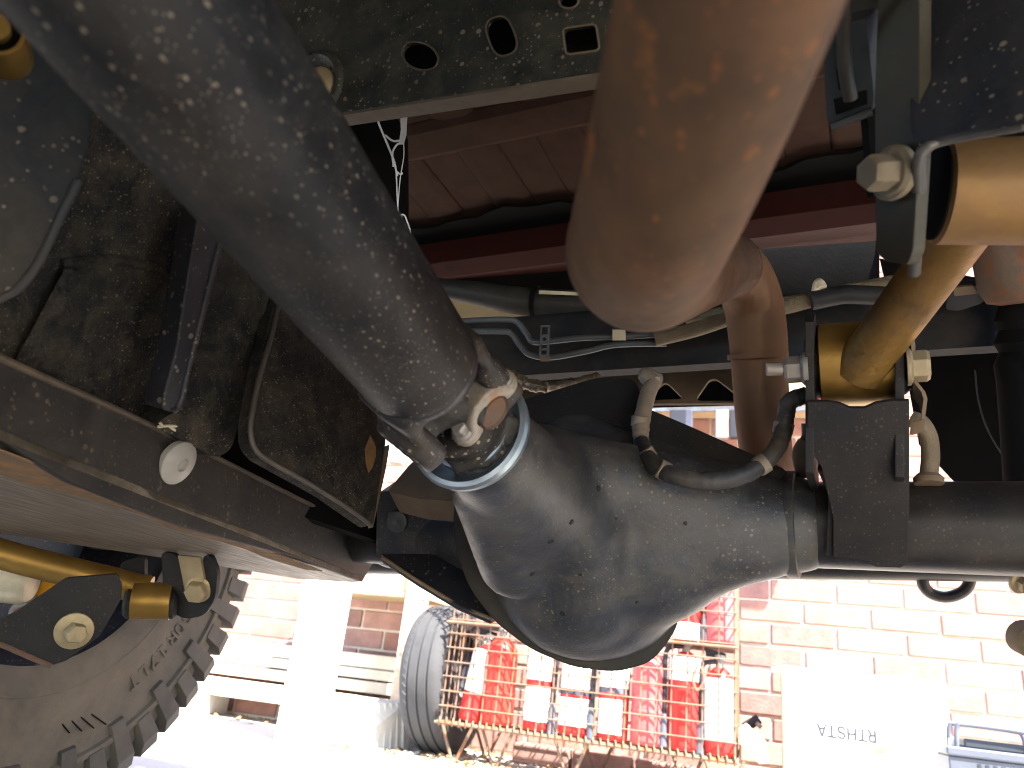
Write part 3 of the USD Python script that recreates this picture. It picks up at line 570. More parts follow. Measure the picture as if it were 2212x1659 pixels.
part('cable', tube([P(1386, 955, .775), P(1400, 990, .735), P(1440, 1022, .705), P(1510, 1038, .69), P(1580, 1034, .69), P(1640, 1008, .70), P(1683, 960, .72), P(1697, 900, .73), P(1706, 868, .725), P(1745, 852, .72)], .0083, 16, 14, wob=.1), look('loom_black', (.03, .03, .03), rough=.5, amt=.7, dust=(.11, .09, .06), dscale=22, bump=.35), wl)
for (x, y, dd, a) in ((1396, 982, .742, (.5, .8)), (1432, 1016, .710, (.9, .5)), (1645, 1004, .701, (.8, -.55)), (1692, 925, .730, (.2, -1)), (1383, 910, .79, (-.1, 1))):
    ad = nz(RT*a[0]-UP*a[1]); part('tape_wrap', lathe(P(x, y, dd)-ad*.006, ad, [(0, .0078), (.001, .0094), (.011, .0096), (.012, .0078)], 20), m_tape, wl)
part('sleeve', tube([P(1412, 828, .83), P(1396, 812, .84), P(1420, 822, .85)], .009, 12), m_tape, wl)
bw = thing('foil_wrapped_cable', 'crinkled foil wrapped cable showing behind the joint bolts', 'cable', P(1180, 830, .9))
part('wrap', tube([P(1095, 800, .97), P(1120, 822, .96), P(1160, 834, .95), P(1210, 834, .96), P(1290, 818, 1.0)], .0075, 14, 12, wob=.5), look('foil', (.17, .135, .095), rough=.4, metal=.5, amt=.4, bump=.8, bscale=90, bdist=.006), bw)

# torn white threads beside the floor panel
th = thing('torn_white_strip', 'torn white strip with loose branching threads hanging beside the ribbed floor', 'torn strip', P(860, 300, .9))
part('strip', plate([(864, 244), (880, 240), (878, 290), (872, 312), (862, 308), (866, 280)], plane3(P(864, 244, .95), P(880, 240, .95), P(870, 312, .95)), .0008), m_thread, th)
for q, w in (([(822, 252), (817, 262), (832, 300), (850, 345), (858, 380)], 2.2), ([(832, 292), (848, 304), (864, 304)], 2.2), ([(850, 360), (848, 330), (858, 312), (870, 310)], 2.2), ([(856, 370), (864, 376), (870, 374)], 2.0), ([(856, 376), (858, 420), (860, 470)], 1.5), ([(872, 310), (872, 340), (864, 390), (858, 465)], 1.2), ([(856, 468), (872, 464), (880, 480), (886, 500), (884, 520)], 1.6), ([(868, 466), (868, 486)], 1.2), ([(822, 252), (838, 246)], 2.4)):
    part('thread', tube([P(x, y, .945) for x, y in q], w*.945/F, 6, 8), m_thread, th)
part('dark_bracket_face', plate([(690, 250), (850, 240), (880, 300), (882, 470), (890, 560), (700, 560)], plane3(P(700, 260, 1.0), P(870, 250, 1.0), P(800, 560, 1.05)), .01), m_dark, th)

# ---- left side: tank, skid, guard panels
nskid = nz(V3(.99, .14, 0)); edge0, edge1 = Pp(0, 950, [0, 0, .40], Z), Pp(782, 1256, [0, 0, .40], Z)
se = nz(edge1-edge0); nsk = nz(np.cross(se, Z)); nsk = nsk if np.dot(nsk, FW) < 0 or nsk[0] > 0 else -nsk
spl = (edge0, nsk)
skd = thing('skid_plate', 'black skid plate beam with scraped brown underside and one pale button bolt', 'skid plate', (edge0+edge1)/2)
part('side_face', plate([(-400, 560), (0, 772), (340, 926), (640, 1075), (824, 1166), (826, 1180), (782, 1257), (640, 1205), (400, 1139), (150, 1040), (0, 950), (-400, 790)], spl, .006), m_skid, skd)
o2 = [edge0-se*.3, edge1, Pp(762, 1258, [0, 0, .40], Z), Pp(640, 1250, [0, 0, .40], Z), Pp(500, 1227, [0, 0, .40], Z), Pp(0, 1152, [0, 0, .40], Z), Pp(0, 1152, [0, 0, .40], Z)-se*.3]
part('scraped_underside', poly([q+V3(0, 0, .003) for q in o2], .006), m_scrape, skd)
bb = Pp(374, 999, *spl)
bn = nz(nsk*.9-FW*.15-UP*.28)
part('button_bolt', lathe(bb+nsk*.0045, bn, [(-.004, .0180), (-.0012, .0182), (.0, .0185), (.0015, .0183), (.004, .0145), (.0055, .0085), (.0058, .0056), (.003, .005), (.003, 0)], 40), m_white, skd, smooth=30)
rg = np.random.default_rng(11); us = [0, .08, .16, .24, .33, .42, .5, .58, .66, .74, .8]
side_in = nz(np.cross(se, Z)); side_in = side_in if side_in[0] < 0 else -side_in
Lk = np.linalg.norm(edge1-edge0)
st_ = [edge0+se*Lk*u+side_in*.004-Z*.0045 for u in us]+[edge0+se*Lk*u+side_in*(.014+(.06*(1-u)+.008)*rg.uniform(.5, 1))-Z*.0045 for u in us[::-1]]
part('rust_streak', poly(st_, .001), look('orange_rust', (.27, .14, .045), (.15, .09, .04), rough=.85, amt=.9, dust=(.12, .09, .06), dscale=40, nscale=60, bump=.4), skd)
part('top_lip', tube([Pp(-300, 612, *spl), Pp(0, 772, *spl), Pp(340, 926, *spl), Pp(640, 1075, *spl), Pp(824, 1166, *spl)], .0025, 8), look('lip_dust', (.03, .026, .02), rough=.6, amt=.6), skd)
tw = thing('dry_twig', 'tiny forked dry twig caught on the skid plate edge above the button bolt', 'twig', Pp(365, 920, *spl))
for q in ([(342, 922), (365, 920), (392, 922)], [(365, 920), (378, 930)], [(352, 921), (346, 914)]):
    part('stem', tube([Pp(x, y, edge0+nsk*.006, nsk) for x, y in q], .0012, 6), m_cream, tw)

tk = thing('fuel_tank', 'large grimy black plastic fuel tank behind the skid plate', 'fuel tank', Pp(250, 650, edge0-nsk*.06, nsk))
tpl = (edge0-nsk*.055, nz(nsk+V3(0, 0, -.25)))
def lump(m, amp, sc):
    for _ in range(2): m = m.subdivide()
    m = m.subdivide_to_size(.03); m.vertices += amp*(meshkit.fbm(m.vertices*sc, 3)-.5)[:, None]*tpl[1]; return m
part('tank_shell', plate([(-500, -300), (210, 150), (330, 250), (430, 420), (420, 700), (360, 900), (330, 960), (0, 900), (-500, 700)], tpl, .2), m_tank, tk)
part('shell_ridge', tube([Pp(130, 570, *tpl), Pp(240, 560, *tpl), Pp(360, 585, *tpl)], .004, 8), m_tank, tk)
for xs in ((20, 60),): part('shell_swage', hull([Pp(x, y, tpl[0]+tpl[1]*o_, tpl[1]) for x, y in ((xs[0]+120, 580), (xs[1]+120, 590), (xs[0]-30, 860), (xs[1]-30, 890)) for o_ in (0, .008)]), m_tank, tk, smooth=False)
rp = (edge0-nsk*.02, nz(nsk+V3(0, 0, -.2)-FW*.2))
part('strap_rib', plate(rnd([(432, 440), (500, 430), (470, 560), (410, 800), (392, 878), (372, 892), (350, 884), (352, 862), (380, 760), (405, 600)], 22), rp, .02), m_rib, tk)
part('strap_edge', tube([Pp(x, y, *rp) for x, y in ((494, 440), (466, 560), (408, 792), (388, 872), (370, 890))], .0025, 8), m_rib, tk)
part('rear_wall', plate(rnd([(440, 430), (640, 430), (560, 720), (520, 900), (500, 970), (470, 990), (330, 920), (390, 880), (420, 790)], 26), (edge0-nsk*.045, nz(nsk-FW*.35)), .03), m_tank, tk)
gp = plane3(P(550, 940, .62), P(805, 1140, .74), P(790, 830, .80))
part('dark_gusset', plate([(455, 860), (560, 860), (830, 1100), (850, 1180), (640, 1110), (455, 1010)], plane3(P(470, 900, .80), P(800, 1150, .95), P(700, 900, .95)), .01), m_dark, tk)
gd = thing('tank_guard', 'dark grimy pressed guard with bright rolled rim beside the drive shaft joint', 'guard panel', P(680, 950, .72))
part('panel', plate(rnd([(600, 560), (840, 800), (832, 960), (806, 1139), (700, 1064), (560, 985), (541, 960), (538, 915), (560, 790), (590, 660)], 14), gp, .012), m_tank, gd)
part('rolled_rim', tube([Pp(x, y, gp[0]+gp[1]*.002, gp[1]) for x, y in ((606, 640), (585, 730), (562, 810), (545, 890), (541, 930), (550, 968), (580, 995), (660, 1040), (740, 1090), (786, 1122), (803, 1136))], .0022, 10), look('rim_wear', (.075, .07, .062), rough=.5, metal=.2, amt=.5), gd)
part('outer_lip', plate([(800, 1050), (842, 960), (834, 1010), (806, 1139)], (gp[0]-gp[1]*.01, gp[1]), .006), m_tan, gd)
lf = thing('dead_leaf', 'brown dead leaf stuck on the guard edge left of the joint', 'leaf', P(800, 975, .74))
lf_c = [P(x, y, .735) for x, y in ((800, 940), (812, 965), (812, 985), (805, 1010), (796, 1022), (790, 1000), (788, 970))]
part('blade', poly(lf_c, .0012), plain('brown_leaf', (.17, .09, .03), .8, 0, .4, 60), lf)
up = plane3(P(190, 150, .40), P(0, 640, .40), P(200, 500, .42))
ul = thing('side_guard', 'dark blurred side guard panel with rounded corner at the left edge', 'guard panel', P(80, 400, .4))
part('panel', plate(rnd([(-300, -100), (90, 40), (205, 180), (190, 330), (140, 450), (80, 570), (20, 640), (-60, 680), (-300, 700)], 40), up, .01), look('blue_grey_panel', (.010, .012, .015), rough=.55, spec=.2, amt=.85, dust=(.045, .04, .03), dscale=20, speck=.28, sscale=90., bevel=.003), ul)
part('rim', tube([Pp(x, y, up[0]+up[1]*.001, up[1]) for x, y in ((170, 390), (130, 470), (84, 566), (40, 622), (0, 645), (-60, 678))], .0022, 8), m_clip, ul)
gb = thing('gold_bushing', 'blurred gold bushing end cut off by the top left corner', 'bushing', P(0, 60, .35))
part('barrel', lathe(P(-12, 60, .35), nz(-FW+RT*.5), [(0, .012), (.0, .0105), (-.002, .012), (-.06, .0125)], 32), m_gold, gb)
part('sleeve', lathe(P(-12, 60, .35), nz(-FW+RT*.5), [(-.004, 0), (-.002, .0065), (.003, .0065), (.003, 0)], 24), m_gold, gb)

# ---- left: lower arm, shock, wheel
la = thing('lower_control_arm', 'bright gold zinc lower control arm under the scraped skid plate', 'control arm', P(150, 1220, .93))
part('arm_tube', tube([P(-260, 1110, .90), P(0, 1196, .925), P(322, 1276, .955)], R(31, .94), 36, 6), m_gold, la)
be = P(328, 1298, .945)
part('end_barrel', lathe(be-nz(RT+FW*.3)*.022+Z*.002, nz(RT+FW*.3-UP*.1), [(0, .017), (0, .0225), (.044, .0225), (.044, .017)], 40), m_gold, la)
part('bushing', lathe(be-nz(RT+FW*.3)*.031, nz(RT+FW*.3-UP*.1), [(0, 0), (0, .015), (.004, .0185), (.058, .0185), (.062, .015), (.062, 0)], 32), m_rubber, la)
lb = thing('lower_arm_bracket', 'black lower arm bracket with two large zinc bolts beside the tyre', 'bracket', P(300, 1320, .9))
q1 = plane3(P(360, 1230, .945), P(470, 1230, .92), P(420, 1330, .94))
part('outer_cheek', plate(rnd([(348, 1190), (352, 1270), (366, 1320), (400, 1338), (442, 1330), (464, 1295), (470, 1235), (455, 1200), (440, 1200), (430, 1270), (415, 1300), (398, 1290), (385, 1200)], 16), q1, .006), m_brk, lb)
part('inner_cheek', plate(rnd([(258, 1215), (262, 1290), (275, 1325), (302, 1334), (312, 1300), (312, 1200)], 14), q1, .006, push=.02), m_brk, lb)
part('wear_tab', plate([(384, 1200), (432, 1205), (440, 1250), (420, 1296), (402, 1290)], (q1[0]+q1[1]*.004, q1[1]), .004), m_bolt, lb)
part('upper_bolt', hexbolt(Pp(428, 1274, q1[0]+q1[1]*.004, q1[1]), nz(q1[1]+RT*.3), .0225, .014, .0165, .003), m_bolt, lb, smooth=False)
q2 = plane3(P(0, 1380, .80), P(300, 1330, .86), P(160, 1440, .83))
part('lower_plate', plate(rnd([(-200, 1420), (0, 1339), (33, 1323), (90, 1285), (143, 1249), (255, 1240), (264, 1266), (262, 1293), (217, 1373), (143, 1427), (110, 1437), (7, 1393), (-200, 1480)], 8), q2, .006), m_brk, lb)
part('plate_edge', tube([Pp(x, y, *q2) for x, y in ((-60, 1375), (7, 1394), (60, 1417), (110, 1438))], .003, 8), m_rust, lb)
bo2 = Pp(160, 1362, q2[0]+q2[1]*.001, q2[1])
part('washer', lathe(bo2, q2[1], [(0, 0), (0, .0195), (.003, .0193), (.005, .014), (.005, 0)], 36), m_bolt, lb)
part('lower_bolt', hexbolt(bo2+q2[1]*.005, nz(q2[1]+RT*.45), .0185, .015), m_bolt, lb, smooth=False)
shk = thing('shock_absorber', 'cream shock absorber body in a yellow cup under the gold arm', 'shock absorber', P(50, 1260, .95))
sx = nz(P(60, 1260, .97)-P(-150, 1235, .95))
part('body', lathe(P(75, 1262, .975), sx, [(-.25, 0), (-.25, .027), (-.012, .027), (-.003, .024), (0, .018), (0, 0)], 40), m_cream, shk)
part('cup', hull([P(x, y, dd) for x, y in ((95, 1250), (150, 1242), (160, 1262), (120, 1300), (60, 1330), (45, 1325), (100, 1285)) for dd in (1.0, 1.02)]), m_yel, shk)
part('mount_eye', lathe(P(45, 1328, .96), nz(-FW), [(0, .010), (0, .016), (-.03, .016), (-.03, .01)], 28), m_steel, shk)

WS = .945; WC = V3(-.15, .836, .462)-TX*WS
wh = thing('off_road_tyre', 'muddy off road tyre with chunky lugs at lower left', 'tyre', WC)
TRAD = .455
prof = [(0.0, .225), (.006, .235), (.014, .262), (.010, .285), (.000, .33), (-.004, .37), (-.004, .384), (.002, .387), (.002, .396), (-.006, .40), (-.012, .425), (-.028, .442), (-.07, .448), (-.16, .450), (-.25, .448), (-.30, .435), (-.312, .38), (-.31, .30), (-.295, .235), (-.29, .225)]
ty = part('carcass', lathe(WC, TX, [(a+.012, b) for a, b in prof], 160), m_tyre, wh)
part('rim', lathe(WC, TX, [(.010, .235), (.014, .228), (-.004, .222), (-.02, .205), (-.10, .195), (-.16, .18), (-.17, .06), (-.17, 0)], 72), m_rib, wh)
def loc(a, rad, t): return WC+TX*a+rad*(math.cos(t)*TR+math.sin(t)*Z)
NL = 52
for k in range(NL):
    t0 = k*2*math.pi/NL; w = .0225/.45; off = .0 if k % 2 else .026
    if not -2.6 < ((t0+math.pi) % (2*math.pi))-math.pi < .75: continue
    part('shoulder_lug', hull([loc(a, r_, t0+s*w*c) for s in (-1, 1) for a, r_, c in ((-.004, .388-off, .8), (.016, .394-off, .66), (.014, .438, .75), (-.006, .468, .8), (-.042, .472, .8), (-.047, .44, .95), (-.01, .42, .95))]), m_lug, ty, smooth=False)
    part('tread_block', hull([loc(a, r_, t0+math.pi/NL+s*w*c) for s in (-1, 1) for a, r_, c in ((-.062, .44, .95), (-.066, .470, .85), (-.115, .471, .85), (-.12, .44, .95))]), m_lug, ty, smooth=False)
    part('tread_block', hull([loc(a-.075, r_, t0+s*w*c) for s in (-1, 1) for a, r_, c in ((-.062, .44, .95), (-.066, .471, .85), (-.115, .471, .85), (-.12, .44, .95))]), m_lug, ty, smooth=False)
    if k % 2 == 0: part('sidewall_bar', hull([loc(a, r_, t0+s*.009) for s in (-1, 1) for a, r_ in ((.002, .355), (.007, .375), (.004, .395), (-.006, .395))]), m_lug, ty, smooth=False)
part('sidewall_bead', tube([loc(.0235, .268, t) for t in np.linspace(-2.4, .8, 90)], .003, 8, raw=True), m_tyre, ty)
txt = '37X12.50R17LT'; letters = []
hgt = .024; a0 = .06
for i, ch in enumerate(txt):
    g = meshkit.text_mesh(ch, hgt, .0022, True); v = np.array(g.vertices); v[:, 0] -= v[:, 0].mean()
    ang = a0-i*.074
    wx = v[:, 0]; wyv = v[:, 1]; rad = .312+wyv; tt = ang-wx/.324
    V = WC+TX*(.0150+v[:, 2]*1.0)[:, None]+rad[:, None]*(np.cos(tt)[:, None]*TR+np.sin(tt)[:, None]*Z)
    letters.append(trimesh.Trimesh(V, g.faces, process=False))
part('size_lettering', join(letters), m_tyre, ty, smooth=False)
for k in range(4): part('sidewall_scuff', tube([loc(.0135, .36-.006*k, -1.02-.06*k), loc(.012, .33-.006*k, -1.08-.06*k)], .0012, 6, 4), m_dark, ty)

rwc = V3(-.15, .836, .462)+TX*.82
rw = thing('far_tyre', 'second off road tyre of the axle on the right hand side', 'tyre', rwc)
part('carcass', lathe(rwc, -TX, [(a+.012, b) for a, b in prof], 60), m_tyre, rw)
part('rim', lathe(rwc, -TX, [(.010, .235), (.014, .228), (-.004, .222), (-.10, .195), (-.16, .18), (-.17, 0)], 40), m_rib, rw)
# ---- far right dark things
dl = thing('coil_seat', 'rusty spring seat and dark ribbed bump stop at the right edge', 'spring seat', P(2180, 640, .85))
part('seat', lathe(P(2185, 600, .85), nz(-UP+RT*.1), [(-.06, .02), (-.05, .03), (-.02, .036), (.01, .034), (.026, .026), (.03, .012), (.03, 0)], 40), m_rust, dl)
part('bump_stop', lathe(P(2188, 655, .86), nz(-UP+RT*.05), [(0, .014), (.02, .02), (.03, .015), (.045, .021), (.055, .016), (.07, .022), (.09, .02), (.14, .019), (.22, .018), (.22, 0)], 32), m_dark, dl)
sbk = thing('sensor_bracket', 'dark folded sensor bracket left of the rusty spring seat', 'bracket', P(2090, 640, .88))
part('fold', plate(rnd([(2060, 625), (2120, 615), (2135, 640), (2120, 655), (2070, 672), (2042, 668), (2045, 650)], 8), plane3(P(2060, 625, .88), P(2130, 618, .86), P(2090, 670, .89)), .01), m_clip, sbk)
part('strip', plate([(2060, 622), (2138, 614), (2136, 632), (2062, 640)], plane3(P(2060, 622, .875), P(2138, 614, .86), P(2090, 638, .875)), .004), m_tan, sbk)
ln = thing('inner_arch_liner', 'black curved wheel arch liner with thin bright edge at right', 'liner', P(2150, 900, .95))
part('liner_edge', tube([P(x, y, .93) for x, y in ((2106, 800), (2113, 862), (2130, 920), (2160, 975), (2205, 1034))], .0009, 8), m_clip, ln)
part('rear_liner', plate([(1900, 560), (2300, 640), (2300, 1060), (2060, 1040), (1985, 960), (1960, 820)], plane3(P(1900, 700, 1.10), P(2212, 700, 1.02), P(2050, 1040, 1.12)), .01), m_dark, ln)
rb = thing('shock_mount', 'dusty shock mount with bolt cut off by the right edge below the axle', 'mount', P(2205, 1300, .8))
part('bolt_head', hexbolt(P(2208, 1256, .80), nz(-FW+RT*.2-UP*.2), .018, .012, .014), m_bolt, rb, smooth=False)
part('plate', plate([(2205, 1238), (2270, 1238), (2270, 1420), (2222, 1420), (2214, 1290)], plane3(P(2200, 1240, .815), P(2260, 1240, .80), P(2220, 1400, .82)), .006), m_tan, rb)
part('bushing', lathe(P(2234, 1388, .81), nz(-FW), [(-.02, .018), (0, .018), (.004, .014), (.004, 0)], 28), m_hose, rb)

# ================================================================ background
def at(x, y, Y): return Pp(x, y, [0, Y, 0], [0, 1., 0])
# white post, planks, slotted angle
pst = thing('white_post', 'wide white painted timber post standing in front of the stacked planks', 'post', (-1.66, 2.62, 0))
o = V3(at(590, 1600, 2.62)[0], 2.62, 0)
part('shaft', box(V3(-1.71, 2.62, -.01), V3(.19, 0, 0), V3(0, .045, 0), V3(0, 0, 1.15), ch=.004), m_post, pst, smooth=False)
pls = []
zz = at(600, 1500, 3.1)[2]
for k, (z0, h_, lab) in enumerate(((.085, .075, 'lowest white plank of the stack against the wall'), (.175, .045, 'second white plank from the bottom of the stack'), (.228, .04, 'third thin white plank of the wall stack'), (.272, .055, 'topmost white plank of the wall stack'))):
    p_ = thing('plank', lab, 'plank', (-1.8, 3.12, z0), 'planks stacked against the wall')
    part('board', box(V3(-2.75, 3.10+.01*k, z0), V3(1.47, 0, 0), V3(0, .12, 0), V3(0, 0, h_), ch=.003), m_wood, p_, smooth=False)
for x_ in (-2.5, -1.9, -1.42):
    b_ = thing('plank_bearer', 'grey concrete bearer block under the plank stack, %s' % {-2.5: 'beside the tyre lugs', -1.9: 'left of the white post', -1.42: 'next to the slotted angle post'}[x_], 'block', (x_, 3.15, 0), 'blocks under the planks')
    part('block', box(V3(x_-.1, 3.11, 0), V3(.2, 0, 0), V3(0, .15, 0), V3(0, 0, .085), ch=.006), m_conc, b_, smooth=False)
sa_ = thing('slotted_angle_post', 'rust stained slotted steel angle post of the carton shelf', 'post', (-1.32, 2.95, 0))
xl, xr = at(852, 1600, 2.95)[0], at(880, 1600, 2.95)[0]
part('front_flange', box(V3(xl-.045, 2.95, 0), V3(.05, 0, 0), V3(0, .003, 0), V3(0, 0, 1.55)), m_angle, sa_, smooth=False)
part('side_flange', box(V3(xl+.006, 2.953, 0), V3(.003, 0, 0), V3(0, .05, 0), V3(0, 0, 1.55)), m_angle, sa_, smooth=False)
part('inner_flange', box(V3(xl+.010, 2.96, 0), V3(.045, 0, 0), V3(0, .003, 0), V3(0, 0, 1.55)), m_angle, sa_, smooth=False)
for k in range(22): part('slot_hole', lathe(V3(xl+.034, 2.9595, .06+.055*k), V3(0, -1, 0), [(0, .004), (.0008, .004), (.0008, 0)], 10), m_ink, sa_, smooth=False)
shf = thing('low_shelf', 'pale timber shelf between wall and slotted angle', 'shelf', (-1.6, 3.1, .59))
part('board', box(V3(-1.95, 2.96, .56), V3(.60, 0, 0), V3(0, .30, 0), V3(0, 0, .022), ch=.002), m_bare, shf, smooth=False)
ct = thing('shelf_carton', 'tan cardboard carton with white sticker on the low shelf', 'carton', (-1.6, 3.0, .6))
part('box', box(V3(-1.92, 2.97, .582), V3(.50, 0, 0), V3(0, .25, 0), V3(0, 0, .25), ch=.003), m_cards, ct, smooth=False)
part('sticker', box(V3(-1.62, 2.9690, .60), V3(.15, 0, 0), V3(0, .0008, 0), V3(0, 0, .05)), m_lab, ct, smooth=False)
top = thing('high_shelf', 'long raw timber shelf with red front edge glimpsed between axle truss and slotted plate', 'shelf', (-.4, 3.1, 1.5))
part('board', box(V3(-1.2, 3.0, 1.46), V3(1.6, 0, 0), V3(0, .28, 0), V3(0, 0, .09), ch=.003), m_bare, top, smooth=False)
part('red_edge', box(V3(-1.2, 2.995, 1.445), V3(1.6, 0, 0), V3(0, .03, 0), V3(0, 0, .014)), m_ext, top, smooth=False)
tb_ = thing('tool_rail', 'grey rail of hanging dark tools just below the red edged shelf', 'tool rail', (-.4, 3.1, 1.4))
part('rail', box(V3(-.9, 3.02, 1.40), V3(1.2, 0, 0), V3(0, .01, 0), V3(0, 0, .02)), m_steel, tb_, smooth=False)
for k in range(12): part('tool', box(V3(-.85+.09*k+.02*math.sin(k*3), 3.0, 1.28), V3(.03+.02*(k % 3), 0, 0), V3(0, .03, 0), V3(0, 0, .12), ch=.004), (m_ink, m_steel, m_black)[k % 3], tb_, smooth=False)
wr = thing('wire_shelf_bracket', 'pale wire bracket and jar seen through the gap under the shaft yoke', 'bracket', (-1.6, 2.9, 1.2))
for a_, b_ in (((836, 955), (832, 1000)), ((832, 1000), (890, 985)), ((836, 960), (880, 992)), ((850, 975), (848, 1000))): part('wire', tube([at(*a_, 2.9), at(*b_, 2.9)], .006, 8, 2), m_post, wr)
part('jar', lathe(at(856, 992, 2.88), Z, [(-.02, 0), (-.02, .03), (.05, .03), (.06, .02), (.07, .02), (.07, 0)], 20), m_steel, wr)
# ribbed concrete slabs
rbk = thing('ribbed_slab', 'white topped concrete slab with ribbed shaded end beside the slotted post', 'slab', (-1.5, 2.8, 0))
p0, p1 = at(690, 1590, 2.80), at(800, 1612, 2.80)
part('slab', hull([V3(-1.72, 2.74, 0), V3(-1.45, 2.70, 0), V3(-1.33, 2.95, 0), V3(-1.72, 2.98, 0), V3(-1.63, 2.80, .14), V3(-1.50, 2.78, .14), V3(-1.36, 2.95, .165), V3(-1.6, 2.97, .165)]), m_conc, rbk, smooth=False)
for k in range(9):
    t = k/9; a_ = V3(-1.45, 2.70, .0)*(1-t)+V3(-1.33, 2.95, .0)*t; b_ = V3(-1.50, 2.78, .14)*(1-t)+V3(-1.36, 2.95, .165)*t
    part('rib', hull([a_, b_, a_+V3(.012, .0, 0), b_+V3(.012, 0, 0), a_+V3(.006, .014, 0), b_+V3(.006, .014, 0), a_+V3(-.02, .014, 0), b_+V3(-.02, .014, 0)]), m_conc, rbk, smooth=False)
# spare tyre leaning behind the cage
sta = nz(V3(.997, -.02, .08)); stc = V3(-1.228, 3.0, .272); ts = lambda q: [(a*.8, b*.94) for a, b in q]
st = thing('old_tyre', 'weathered grey road tyre leaning between slotted post and wire cage', 'tyre', stc-Z*.28)
part('carcass', lathe(stc, sta, ts([(-.085, .19), (-.10, .22), (-.105, .25), (-.095, .275), (-.075, .287), (-.055, .290), (-.053, .284), (-.045, .284), (-.043, .291), (-.005, .293), (-.003, .286), (.005, .286), (.007, .293), (.043, .291), (.045, .284), (.053, .284), (.055, .29), (.075, .287), (.095, .275), (.105, .25), (.10, .22), (.085, .19)]), 90), m_oldt, st)
part('rim', lathe(stc, sta, ts([(.05, .188), (.04, .17), (.0, .15), (-.01, 0)]), 48), m_battd, st)
u_, w_, _ = frame(sta)
for k in range(60):
    t = k*2*math.pi/60; e = lambda tt, a, r_: stc+sta*a*.8+r_*.94*(math.cos(tt)*u_+math.sin(tt)*w_)
    if k % 1 == 0: part('sipe', tube([e(t, -.072, .2875), e(t+.05, -.054, .2905)], .0014, 4, 2), m_ink, st, smooth=False)
# wire cage
XL, XR, YF, YB, ZB = -1.13, -.118, 2.76, 3.10, .13
ZS, ZT = .475, .86
cg = thing('wire_cage', 'rusty welded wire cage on hairpin legs full of red extinguishers', 'cage', ((XL+XR)/2, YF, 0))
wr_ = .0028
def wire(a, b, r_=wr_): part('wire', tube([a, b], r_, 6, 1), m_wire, cg)
nx = 21
for k in range(nx):
    x = XL+(XR-XL)*k/(nx-1); wire(V3(x, YF, ZB-.012), V3(x, YF, ZT))
    wire(V3(x, YF-.012, ZB), V3(x, YB, ZB))
    if k % 2 == 0: wire(V3(x, YF-.01, ZS), V3(x, YB, ZS))
for k in range(15):
    z = ZB+.05*k
    wire(V3(XL-.012, YF-.004, z), V3(XR+.008, YF-.004, z)); wire(V3(XL, YF, z), V3(XL, YB, z)); wire(V3(XR, YF, z), V3(XR, YB, z))
for k in range(1, 8):
    y = YF+(YB-YF)*k/7
    wire(V3(XL, y, ZB), V3(XL, y, ZT)); wire(V3(XR, y, ZB), V3(XR, y, ZT)); wire(V3(XL, y, ZB-.004), V3(XR, y, ZB-.004)); wire(V3(XL, y, ZS-.004), V3(XR, y, ZS-.004))
for k in range(11): x = XL+(XR-XL)*k/10; wire(V3(x, YB, ZB), V3(x, YB, ZT))
for z in (ZB, ZS, ZT): part('edge_rod', tube([V3(XL-.02, YF-.008, z-.006), V3(XR+.01, YF-.008, z-.006)], .005, 8, 1), m_wire, cg)
for k in range(41):
    x = XL+(XR-XL)*k/40; part('wire_loop', tube([V3(x, YF-.014, ZB-.014), V3(x+.004, YF-.018, ZB), V3(x, YF-.008, ZB+.012)], .003, 5, 4), m_wire, cg)
for x, y in ((XL+.05, YF+.02), (XL+.19, YF+.06), (XL+.07, YB-.03), (-.66, YF+.02), (-.30, YB-.05), (-.16, YF+.02), (-.62, YB-.05)):
    part('hairpin_leg', join([tube([V3(x-.055, y, ZB), V3(x+.005, y, .0)], .006, 8, 1), tube([V3(x+.07, y, ZB), V3(x+.015, y, .0)], .006, 8, 1)]), m_wire, cg)
part('latch_loop', tube([V3(-.235, YF-.015, .40), V3(-.25, YF-.015, .36), V3(-.235, YF-.015, .325), V3(-.215, YF-.015, .36), V3(-.225, YF-.015, .40)], .004, 6, 5), m_wire, cg)
